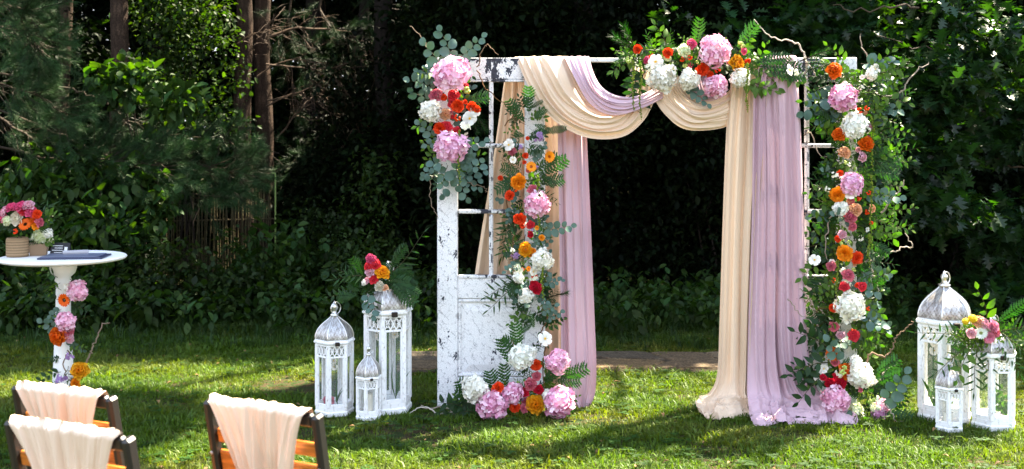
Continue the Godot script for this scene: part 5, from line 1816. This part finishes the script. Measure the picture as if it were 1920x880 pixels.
func build_garlands() -> void:
	var g := thing("flower_cluster", "eucalyptus and pink hydrangea cluster on the peeling door's outer top corner", "flower arrangement", P(845, 220, 6.42))
	fill(g, [[840, 120], [835, 200], [840, 290], [845, 335]], 6.42, 20, 28, ["euca", "euca", "dark", "salal"], 0.85)
	spray_at(g, [["euca", 830, 130, 800, 90, 1.0], ["euca", 845, 115, 835, 76, 0.9], ["euca", 860, 110, 885, 84, 0.8], ["euca", 820, 150, 785, 140], ["euca", 815, 260, 785, 230], ["euca", 830, 300, 795, 325], ["euca", 840, 310, 828, 360], ["euca", 855, 310, 868, 360], ["euca", 865, 290, 892, 310, 0.8], ["euca", 850, 280, 900, 262, 0.8], ["needle", 880, 205, 910, 240, 1.0], ["needle", 880, 215, 900, 258], ["fern", 870, 190, 915, 175, 1.0], ["bg", 0, 0, 0, 0]].filter(func(q): return q[0] != "bg"), 6.38)
	for f in [["hp", 848, 136, 35], ["hp", 846, 276, 34], ["hw", 806, 208, 23], ["lp", 816, 178, 12], ["rc", 850, 178, 11], ["cr", 858, 199, 15], ["rh", 836, 214, 11], ["cr", 824, 241, 13], ["rc", 836, 238, 11], ["cr", 885, 200, 12], ["ow", 880, 222, 14], ["ow", 890, 210, 10], ["sw", 872, 241, 15], ["bo", 858, 221, 8], ["bg", 876, 168, 10], ["cr", 895, 205, 8]]:
		bloom(g, f[0], f[1], f[2], f[3], 6.34, Vector3((f[1] - 845) * 0.012, (220 - f[2]) * 0.004, 1))
	strand(g, 861, 246, 342, 6.27)
	tuck(g, [[850, 160], [845, 210], [855, 250]], 6.34, 26, 12, ["rc", "cr", "sw", "rh", "lp", "bo"])
	twig(g, [[820, 130], [806, 105], [790, 70], [770, 50]], 6.4, 0.005, 0.15)
	twig(g, [[895, 125], [905, 92], [918, 86], [934, 104]], 6.42, 0.004, 0.1)
	twig(g, [[895, 130], [910, 165], [950, 200], [985, 235]], 6.4, 0.004, 0.0)
	twig(g, [[830, 310], [808, 340], [808, 380], [822, 410]], 6.4, 0.004, 0.2)
	twig(g, [[850, 310], [880, 345], [908, 350], [912, 362]], 6.4, 0.004, 0.2)

	g = thing("hanging_garland", "long garland of orange blooms and ferns down the peeling door's inner stile", "flower arrangement", P(992, 400, 6.4))
	fill(g, [[990, 200], [985, 300], [990, 400], [995, 500], [1000, 570], [1012, 620]], 6.41, 16, 80, ["fern", "dark", "willow", "dark", "salal", "palm"], 0.6)
	spray_at(g, [["fern", 985, 230, 958, 195, 0.84], ["fern", 992, 215, 990, 172, 0.84], ["fern", 1000, 225, 1025, 195], ["fern", 1010, 330, 1056, 300, 0.99], ["fern", 1010, 345, 1058, 330, 0.99], ["fern", 1005, 320, 1045, 285, 0.91], ["fern", 980, 330, 935, 350, 0.91], ["fern", 978, 325, 940, 310, 0.84], ["palm", 1008, 320, 1040, 350], ["willow", 965, 410, 940, 455, 1.2], ["willow", 975, 400, 950, 440, 1.2], ["willow", 985, 440, 985, 470, 1.0], ["euca", 1015, 430, 1055, 424, 0.75], ["willow", 985, 530, 940, 560, 1.2], ["willow", 985, 525, 935, 540, 1.1], ["fern", 990, 520, 945, 545, 1.0], ["needle", 1020, 560, 1060, 550, 0.9], ["needle", 1015, 570, 1050, 575], ["palm", 1010, 250, 1045, 240, 0.8]], 6.36)
	for f in [["ow", 955, 272, 12], ["ow", 962, 300, 7], ["lp", 960, 284, 8], ["sl", 1010, 258, 12], ["go", 1030, 294, 11], ["go", 996, 313, 10], ["co", 972, 343, 15], ["cr", 955, 367, 11], ["cr", 938, 334, 6], ["hp", 1008, 384, 28], ["lp", 1000, 356, 10], ["cr", 974, 411, 13], ["rc", 995, 422, 8], ["ry", 985, 468, 13], ["hw", 1016, 488, 22], ["co", 1016, 446, 7], ["sw", 972, 505, 11], ["sl", 966, 480, 9], ["rr", 1005, 541, 11], ["hw", 986, 555, 15], ["sw", 1000, 520, 9], ["hw", 972, 520, 12], ["ow", 1000, 510, 8], ["sw", 962, 470, 7]]:
		bloom(g, f[0], f[1], f[2], f[3], 6.31, Vector3((f[1] - 990) * 0.012, 0.05, 1))
	strand(g, 1011, 360, 430, 6.25)
	strand(g, 1018, 480, 560, 6.25)
	strand(g, 1008, 330, 400, 6.26)
	tuck(g, [[985, 260], [985, 350], [985, 430], [1000, 500], [1005, 560]], 6.32, 22, 26, ["co", "cr", "sw", "sl", "bo", "rr", "lp", "go"])
	fill(g, [[985, 250], [985, 360], [985, 440], [1000, 520], [1008, 600]], 6.38, 18, 60, ["dark", "salal", "willow", "euca"], 0.6)
	twig(g, [[1015, 555], [1018, 580], [1026, 598], [1016, 620], [1014, 650]], 6.35, 0.007, 0.0)
	twig(g, [[955, 350], [950, 380], [962, 420], [960, 480]], 6.36, 0.005, 0.0)
	twig(g, [[948, 235], [970, 210], [962, 240]], 6.36, 0.004, 0.0)
	twig(g, [[965, 440], [960, 480], [968, 520]], 6.33, 0.004, 0.0)

	g = thing("ground_arrangement", "pile of pink hydrangeas and a yellow rose at the peeling door's foot", "flower arrangement", P(990, 765, 6.3) * Vector3(1, 0, 1))
	fill(g, [[880, 760], [940, 755], [1000, 745], [1060, 760]], 6.32, 18, 44, ["fern", "dark", "salal", "salal"], 0.62, -0.25)
	fill(g, [[985, 660], [1010, 700], [1000, 740]], 6.32, 16, 26, ["salal", "dark", "willow"], 0.55)
	spray_at(g, [["fern", 975, 660, 965, 612, 0.99], ["fern", 985, 655, 950, 640, 0.84], ["fern", 965, 690, 950, 660, 1.0], ["fern", 930, 745, 915, 690, 1.06], ["fern", 945, 740, 950, 695, 0.91], ["fern", 905, 755, 860, 735, 0.99], ["fern", 900, 765, 840, 770, 1.06], ["fern", 895, 755, 870, 720, 1.0], ["dark", 890, 770, 835, 772, 1.2], ["dark", 880, 770, 845, 758, 1.0], ["dark", 900, 772, 855, 778, 1.1], ["fern", 1050, 710, 1085, 695, 1.0], ["fern", 1040, 715, 1080, 712, 1.0], ["fern", 1015, 720, 1050, 690, 1.0]], 6.28)
	for f in [["ow", 1022, 636, 14], ["hw", 978, 669, 27], ["hp", 1045, 678, 26], ["cr", 1005, 685, 12], ["lp", 1006, 706, 9], ["lp", 995, 722, 12], ["hw", 889, 728, 26], ["cr", 933, 728, 13], ["hp", 962, 738, 22], ["rr", 982, 736, 9], ["rr", 1010, 731, 9], ["hp", 922, 760, 33], ["cr", 965, 764, 12], ["ry", 1004, 759, 17], ["hp", 1048, 755, 32], ["hw", 1028, 742, 12], ["hw", 995, 662, 13], ["lp", 983, 766, 8]]:
		bloom(g, f[0], f[1], f[2], f[3], 6.22, Vector3((f[1] - 980) * 0.008, 0.25, 1))
	twig(g, [[1025, 640], [1018, 690], [1022, 740]], 6.27, 0.006, 0.0, 0.003)
	twig(g, [[980, 660], [965, 650], [960, 635]], 6.24, 0.004, 0.1)
	tuck(g, [[900, 750], [960, 745], [1020, 750]], 6.24, 16, 12, ["sw", "lp", "rr", "bg", "sl"])
	twig(g, [[848, 772], [820, 776], [800, 764], [780, 768], [768, 775]], 6.28, 0.006, 0.9, 0.004)
	twig(g, [[850, 770], [825, 764], [800, 766], [790, 760]], 6.3, 0.005, 0.5, 0.004)

	g = thing("top_cluster", "hydrangea and orange rose cluster in the middle of the arch's top", "flower arrangement", P(1300, 125, 6.42))
	fill(g, [[1190, 110], [1260, 115], [1330, 120], [1420, 125]], 6.42, 8, 70, ["fern", "salal", "dark", "willow", "palm", "salal"], 0.75, -0.15)
	spray_at(g, [["needle", 1200, 105, 1160, 75, 1.2], ["needle", 1195, 100, 1175, 60, 1.1], ["needle", 1205, 110, 1150, 120, 1.0], ["palm", 1420, 125, 1475, 120, 1.5], ["palm", 1425, 135, 1470, 135, 1.4], ["palm", 1410, 120, 1460, 105, 1.2], ["salal", 1400, 150, 1450, 160, 1.2], ["salal", 1390, 150, 1425, 160, 1.1], ["dark", 1205, 130, 1185, 175, 1.3], ["dark", 1210, 130, 1205, 175, 1.3], ["fern", 1300, 95, 1310, 70, 1.0], ["fern", 1380, 95, 1395, 70, 1.0], ["salal", 1380, 100, 1400, 75, 1.0], ["euca", 1290, 160, 1310, 175, 0.7], ["salal", 1460, 130, 1500, 150, 1.0], ["salal", 1195, 115, 1155, 125, 1.0], ["salal", 1250, 90, 1240, 60, 1.0], ["willow", 1230, 95, 1200, 95, 1.0], ["needle", 1500, 115, 1540, 100, 1.1], ["needle", 1500, 120, 1535, 120, 1.0]], 6.38)
	for f in [["cr", 1195, 92, 10], ["cr", 1252, 99, 11], ["hg", 1283, 95, 13], ["rp", 1297, 83, 10], ["bo", 1293, 108, 6], ["hp", 1341, 95, 32], ["ow", 1230, 116, 14], ["hw", 1242, 146, 29], ["hw", 1292, 150, 22], ["cr", 1318, 131, 14], ["bo", 1346, 132, 7], ["hp", 1343, 162, 25], ["ry", 1384, 118, 15], ["hw", 1387, 147, 21], ["rp", 1396, 96, 6], ["cr", 1332, 140, 8], ["bg", 1390, 85, 9], ["sw", 1216, 128, 10], ["bg", 1180, 112, 9], ["ow", 1480, 132, 11], ["sw", 1492, 136, 9]]:
		bloom(g, f[0], f[1], f[2], f[3], 6.33, Vector3((f[1] - 1300) * 0.005, (125 - f[2]) * 0.006, 1))
	strand(g, 1187, 112, 205, 6.27)
	strand(g, 1201, 120, 222, 6.26)
	strand(g, 1401, 122, 210, 6.26)
	tuck(g, [[1200, 110], [1270, 110], [1330, 125], [1400, 115]], 6.36, 14, 18, ["cr", "bg", "sw", "rp", "bo", "hg"])
	fill(g, [[1185, 105], [1240, 95], [1300, 90], [1370, 95], [1440, 115]], 6.42, 8, 40, ["palm", "willow", "salal", "dark"], 0.55, -0.2)
	twig(g, [[1512, 150], [1508, 105], [1492, 80], [1460, 74], [1432, 58], [1416, 38]], 6.4, 0.006, 0.75)
	twig(g, [[1505, 108], [1522, 128], [1528, 140]], 6.38, 0.004, 0.75)

	g = thing("flower_column", "tall column of white and pink hydrangeas, roses and sunlit leaves on the right door", "flower arrangement", P(1590, 350, 6.4))
	fill(g, [[1590, 120], [1595, 200], [1595, 300], [1592, 400], [1590, 500], [1588, 600], [1585, 650]], 6.42, 36, 150, ["salal", "salal", "euca", "willow", "dark", "fern", "salal"], 0.85)
	fill(g, [[1630, 130], [1640, 200], [1640, 330], [1640, 440]], 6.42, 26, 44, ["salal", "salal", "willow", "salal"], 0.8)
	spray_at(g, [["salal", 1625, 140, 1665, 130, 1.1], ["salal", 1630, 170, 1672, 180, 1.1], ["salal", 1620, 130, 1650, 110, 1.0], ["euca", 1560, 180, 1530, 195, 1.0], ["needle", 1560, 120, 1520, 130, 1.0], ["salal", 1560, 190, 1525, 185, 1.0], ["fern", 1630, 310, 1690, 300, 1.06], ["fern", 1630, 320, 1680, 325, 0.99], ["fern", 1635, 305, 1685, 285, 0.91], ["salal", 1640, 400, 1672, 440, 1.2], ["salal", 1555, 260, 1535, 230, 0.9], ["willow", 1560, 520, 1530, 560, 1.2], ["dark", 1555, 530, 1520, 545, 1.2], ["salal", 1540, 495, 1515, 510, 1.0], ["dark", 1560, 600, 1525, 620, 1.2], ["dark", 1560, 620, 1520, 650, 1.2], ["salal", 1610, 560, 1640, 580, 1.0], ["euca", 1615, 590, 1635, 600, 0.8], ["salal", 1610, 610, 1640, 620, 1.0], ["needle", 1555, 160, 1530, 170, 0.8]], 6.36)
	for f in [["ro", 1565, 131, 15], ["hp", 1582, 183, 30], ["hw", 1603, 235, 26], ["ro", 1573, 252, 12], ["ro", 1626, 270, 14], ["bo", 1612, 208, 8], ["cr", 1606, 218, 7], ["bo", 1626, 203, 6], ["rh", 1585, 286, 11], ["rl", 1619, 294, 10], ["ow", 1594, 362, 14], ["hp", 1597, 345, 23], ["co", 1571, 366, 15], ["hw", 1576, 391, 16], ["rh", 1606, 393, 12], ["lp", 1597, 406, 13], ["rh", 1637, 391, 8], ["bo", 1635, 418, 6], ["cr", 1576, 325, 7], ["sw", 1566, 328, 8], ["ow", 1528, 488, 11], ["co", 1584, 476, 17], ["cr", 1608, 484, 14], ["lp", 1559, 499, 9], ["lp", 1592, 516, 11], ["rc", 1584, 537, 10], ["rc", 1618, 538, 9], ["hw", 1595, 574, 30], ["cr", 1562, 578, 9], ["bo", 1629, 579, 6], ["lp", 1564, 613, 9], ["rl", 1577, 629, 8], ["rc", 1602, 630, 11], ["ow", 1640, 130, 12], ["hw", 1635, 140, 13], ["sw", 1655, 165, 10], ["sw", 1553, 355, 7], ["lp", 1600, 425, 8], ["rl", 1580, 440, 8], ["lp", 1578, 248, 6]]:
		bloom(g, f[0], f[1], f[2], f[3], 6.31, Vector3((f[1] - 1592) * 0.012, 0.1, 1))
	fill(g, [[1590, 140], [1595, 240], [1592, 340], [1590, 440], [1588, 540], [1582, 640]], 6.4, 14, 80, ["salal", "dark", "salal", "willow"], 0.55)
	strand(g, 1636, 220, 320, 6.3)
	strand(g, 1634, 330, 460, 6.27)
	strand(g, 1570, 490, 570, 6.25)
	strand(g, 1630, 440, 500, 6.27)
	tuck(g, [[1590, 140], [1605, 230], [1600, 320], [1595, 420], [1590, 520], [1585, 640]], 6.33, 32, 54, ["rh", "sw", "bo", "lp", "rl", "cr", "ow", "sw", "bg"])
	fill(g, [[1600, 130], [1605, 230], [1605, 330], [1600, 430], [1590, 540], [1580, 640]], 6.38, 36, 90, ["salal", "salal", "willow", "dark", "palm"], 0.8)
	twig(g, [[1620, 160], [1626, 110], [1616, 88], [1614, 62]], 6.4, 0.005, 0.4)
	twig(g, [[1630, 170], [1680, 178], [1705, 150], [1722, 130], [1744, 118]], 6.38, 0.006, 0.5)
	twig(g, [[1655, 400], [1672, 372], [1684, 360], [1698, 338]], 6.36, 0.006, 0.4)
	twig(g, [[1625, 490], [1655, 482], [1690, 466], [1712, 463], [1697, 440]], 6.36, 0.006, 0.5)
	twig(g, [[1630, 490], [1638, 520], [1648, 540], [1648, 560]], 6.36, 0.005, 0.6)
	twig(g, [[1508, 255], [1520, 250], [1535, 290], [1560, 292]], 6.4, 0.005, 0.4)
	twig(g, [[1560, 400], [1552, 430], [1548, 470], [1552, 490]], 6.33, 0.005, 0.3)
	twig(g, [[1560, 580], [1535, 580], [1532, 592]], 6.35, 0.004, 0.0)
	twig(g, [[1478, 560], [1495, 585], [1515, 600], [1530, 620]], 6.28, 0.004, 0.4)
	twig(g, [[1500, 540], [1522, 570], [1528, 600]], 6.3, 0.004, 0.3)

	g = thing("ground_arrangement", "white hydrangea, orange roses and driftwood at the foot of the right door", "flower arrangement", P(1595, 760, 6.2) * Vector3(1, 0, 1))
	fill(g, [[1530, 720], [1580, 700], [1620, 730], [1660, 770]], 6.28, 24, 64, ["dark", "salal", "fern", "dark"], 0.75, -0.2)
	spray_at(g, [["euca", 1570, 680, 1562, 650, 0.8], ["fern", 1640, 700, 1672, 680, 0.91], ["fern", 1640, 715, 1676, 705, 0.84], ["dark", 1560, 660, 1530, 640, 1.3], ["dark", 1555, 680, 1515, 690, 1.3], ["dark", 1550, 700, 1522, 730, 1.2], ["euca", 1650, 760, 1670, 735, 1.0], ["euca", 1600, 770, 1600, 795, 0.8], ["salal", 1610, 770, 1625, 795, 0.9], ["fern", 1650, 775, 1690, 780, 0.9]], 6.16)
	for f in [["gd", 1562, 664, 13], ["ro", 1591, 698, 15], ["hw", 1613, 705, 27], ["ow", 1537, 706, 12], ["ow", 1545, 692, 9], ["rr", 1557, 720, 10], ["rr", 1576, 718, 11], ["hp", 1567, 750, 28], ["hg", 1605, 768, 13], ["hm", 1650, 778, 17], ["hp", 1656, 762, 15], ["sw", 1618, 780, 9], ["hw", 1605, 678, 13], ["sw", 1575, 700, 10], ["lp", 1566, 680, 8], ["hg", 1640, 765, 10]]:
		bloom(g, f[0], f[1], f[2], f[3], 6.19, Vector3((f[1] - 1592) * 0.01, 0.25, 1))
	twig(g, [[1622, 690], [1632, 664], [1660, 668], [1675, 650], [1682, 632], [1700, 615], [1712, 604]], 6.2, 0.007, 0.1)
	twig(g, [[1636, 720], [1655, 712], [1662, 695], [1680, 684]], 6.16, 0.006, 0.8)
	twig(g, [[1660, 760], [1672, 775], [1680, 788], [1694, 789]], 6.08, 0.005, 0.5)
	tuck(g, [[1545, 720], [1590, 690], [1630, 740], [1655, 770]], 6.14, 16, 14, ["sw", "bg", "rr", "hg", "lp"])


func build_lanterns() -> void:
	var grp := "white hexagonal lanterns on the lawn"
	var at := P(627, HORIZON, 6.33) * Vector3(1, 0, 1)
	lantern("mid sized white lantern with silver dome, left of the smallest lantern by the peeling door", at, 0.32, 0.115, 0.445, 0.135, 0.085, grp)
	lantern_flower("white orchid stem inside the mid sized left lantern", at + Vector3(0.02, 0.055, 0.02), 0.26, 0.022)
	var rose := thing("cut_rose", "dusty pink rose lying inside the mid sized left lantern", "flower", at + Vector3(-0.03, 0.075, 0.04))
	put("bloom", bloom_mesh("rose", flowers.lp[2], flowers.lp[3]), living("petals", 0.55, 0.35, Color(0.6, 0.6, 0.6)), rose, Transform3D(Basis(Vector3.RIGHT, 0.9).scaled(Vector3.ONE * 0.032), Vector3(0, 0.012, 0)))
	at = P(691, HORIZON, 6.21) * Vector3(1, 0, 1)
	lantern("smallest lantern of the trio by the peeling door, standing in front of the tall one", at, 0.38, 0.075, 0.25, 0.12, 0.06, grp)
	candle("cream pillar candle inside the smallest lantern by the peeling door", at + Vector3(0, 0.036, 0), 0.024, 0.11)
	at = P(727, HORIZON, 6.41) * Vector3(1, 0, 1)
	lantern("tall white lantern with a bouquet on its dome, nearest the peeling door", at, 0.4, 0.148, 0.615, 0.19, 0.09, grp)
	lantern_flower("white orchid on a tall stalk inside the tall left lantern, left of the other stalk", at + Vector3(-0.05, 0.06, 0.03), 0.42, 0.026)
	lantern_flower("white orchid on a tall stalk inside the tall left lantern, right of the other stalk", at + Vector3(0.05, 0.06, 0.02), 0.43, 0.026)
	var b := thing("bouquet", "fern, coral and yellow rose bouquet on top of the tall left lantern", "bouquet", P(712, 560, 6.38))
	fill(b, [[680, 555], [705, 520], [735, 530]], 6.36, 26, 54, ["fern", "dark", "willow", "fern", "palm"], 0.7, -0.3)
	spray_at(b, [["willow", 690, 520, 652, 518, 1.0], ["willow", 735, 510, 760, 478, 1.1], ["palm", 730, 510, 745, 475, 1.0], ["palm", 740, 530, 765, 540, 1.0], ["fern", 730, 530, 760, 555, 1.0], ["willow", 700, 550, 705, 590, 1.0], ["euca", 690, 550, 692, 570, 0.7]], 6.3)
	for f in [["rp", 695, 486, 10], ["rc", 704, 497, 10], ["rc", 690, 501, 8], ["ry", 717, 510, 13], ["rc", 700, 524, 9], ["rl", 693, 509, 10], ["rw", 711, 537, 10], ["rh", 722, 540, 6], ["rl", 688, 526, 7], ["bo", 726, 520, 5], ["hw", 683, 530, 6]]:
		bloom(b, f[0], f[1], f[2], f[3], 6.26, Vector3((f[1] - 708) * 0.02, 0.3, 1))
	# right hand group
	at = P(1771, HORIZON, 6.2) * Vector3(1, 0, 1)
	lantern("tallest lantern with an ornate silver dome, right of the flower column", at, 0.06, 0.158, 0.59, 0.185, 0.085, grp)
	lantern_flower("white orchid stalk inside the tallest right lantern, beside the leafy stem", at + Vector3(-0.07, 0.06, 0.03), 0.38, 0.028)
	lantern_flower("white orchid low behind the small dome inside the tallest right lantern", at + Vector3(0.02, 0.06, -0.02), 0.3, 0.03)
	leafy_posy(at + Vector3(-0.03, 0.06, 0.06), "leafy green stem inside the tallest right lantern", 0.16)
	at = P(1780, HORIZON, 5.97) * Vector3(1, 0, 1)
	lantern("smallest lantern of the right hand trio with a pointed silver roof", at, 0.12, 0.08, 0.245, 0.12, 0.06, grp)
	candle("cream candle inside the smallest right hand lantern", at + Vector3(-0.01, 0.038, 0.01), 0.028, 0.06)
	at = P(1863, HORIZON, 6.03) * Vector3(1, 0, 1)
	lantern("mid height lantern under the leafy bouquet, furthest to the right", at, 0.02, 0.125, 0.43, 0.135, 0.07, grp)
	lantern_flower("white orchid stalk inside the lantern under the leafy bouquet", at + Vector3(-0.03, 0.055, 0.03), 0.24, 0.024)
	leafy_posy(at + Vector3(0.035, 0.055, 0.02), "bunch of green leaves inside the lantern under the leafy bouquet", 0.17)
	b = thing("bouquet", "leafy bouquet with a white daisy and pink blooms on the right hand lantern", "bouquet", P(1855, 665, 6.03))
	fill(b, [[1815, 640], [1850, 620], [1880, 640]], 6.0, 22, 74, ["salal", "willow", "willow", "salal"], 0.46, -0.15)
	spray_at(b, [["salal", 1850, 605, 1848, 572, 1.1], ["palm", 1870, 605, 1890, 590, 1.0], ["willow", 1880, 625, 1908, 640, 1.1], ["willow", 1880, 620, 1905, 612, 1.1], ["willow", 1815, 640, 1785, 630, 1.1], ["willow", 1820, 645, 1800, 670, 1.1], ["willow", 1835, 650, 1835, 690, 1.1], ["willow", 1855, 650, 1860, 690, 1.1], ["salal", 1825, 650, 1812, 678, 1.0], ["willow", 1875, 640, 1900, 665, 1.0]], 5.96)
	fill(b, [[1835, 640], [1862, 625], [1892, 642]], 6.0, 14, 44, ["salal", "willow", "salal"], 0.55, -0.1)
	for f in [["rh", 1837, 604, 11], ["rl", 1847, 606, 11], ["gw", 1840, 625, 12], ["cp", 1864, 612, 13], ["cp", 1856, 633, 12], ["yb", 1824, 598, 9], ["yb", 1811, 603, 7], ["rl", 1822, 625, 9], ["lp", 1868, 622, 10], ["rw", 1848, 616, 8]]:
		bloom(b, f[0], f[1], f[2], f[3], 5.9, Vector3((f[1] - 1845) * 0.015, 0.3, 1))


func leafy_posy(at: Vector3, label: String, h: float) -> void:
	var root := thing("leafy_stem", label, "plant", at)
	for k in 5:
		sprig(root, "salal", at + Vector3(ru(-0.015, 0.015), 0, ru(-0.015, 0.015)), Vector3(ru(-0.3, 0.3), 1, ru(-0.2, 0.3)), h / 0.2 * ru(0.7, 1.0))
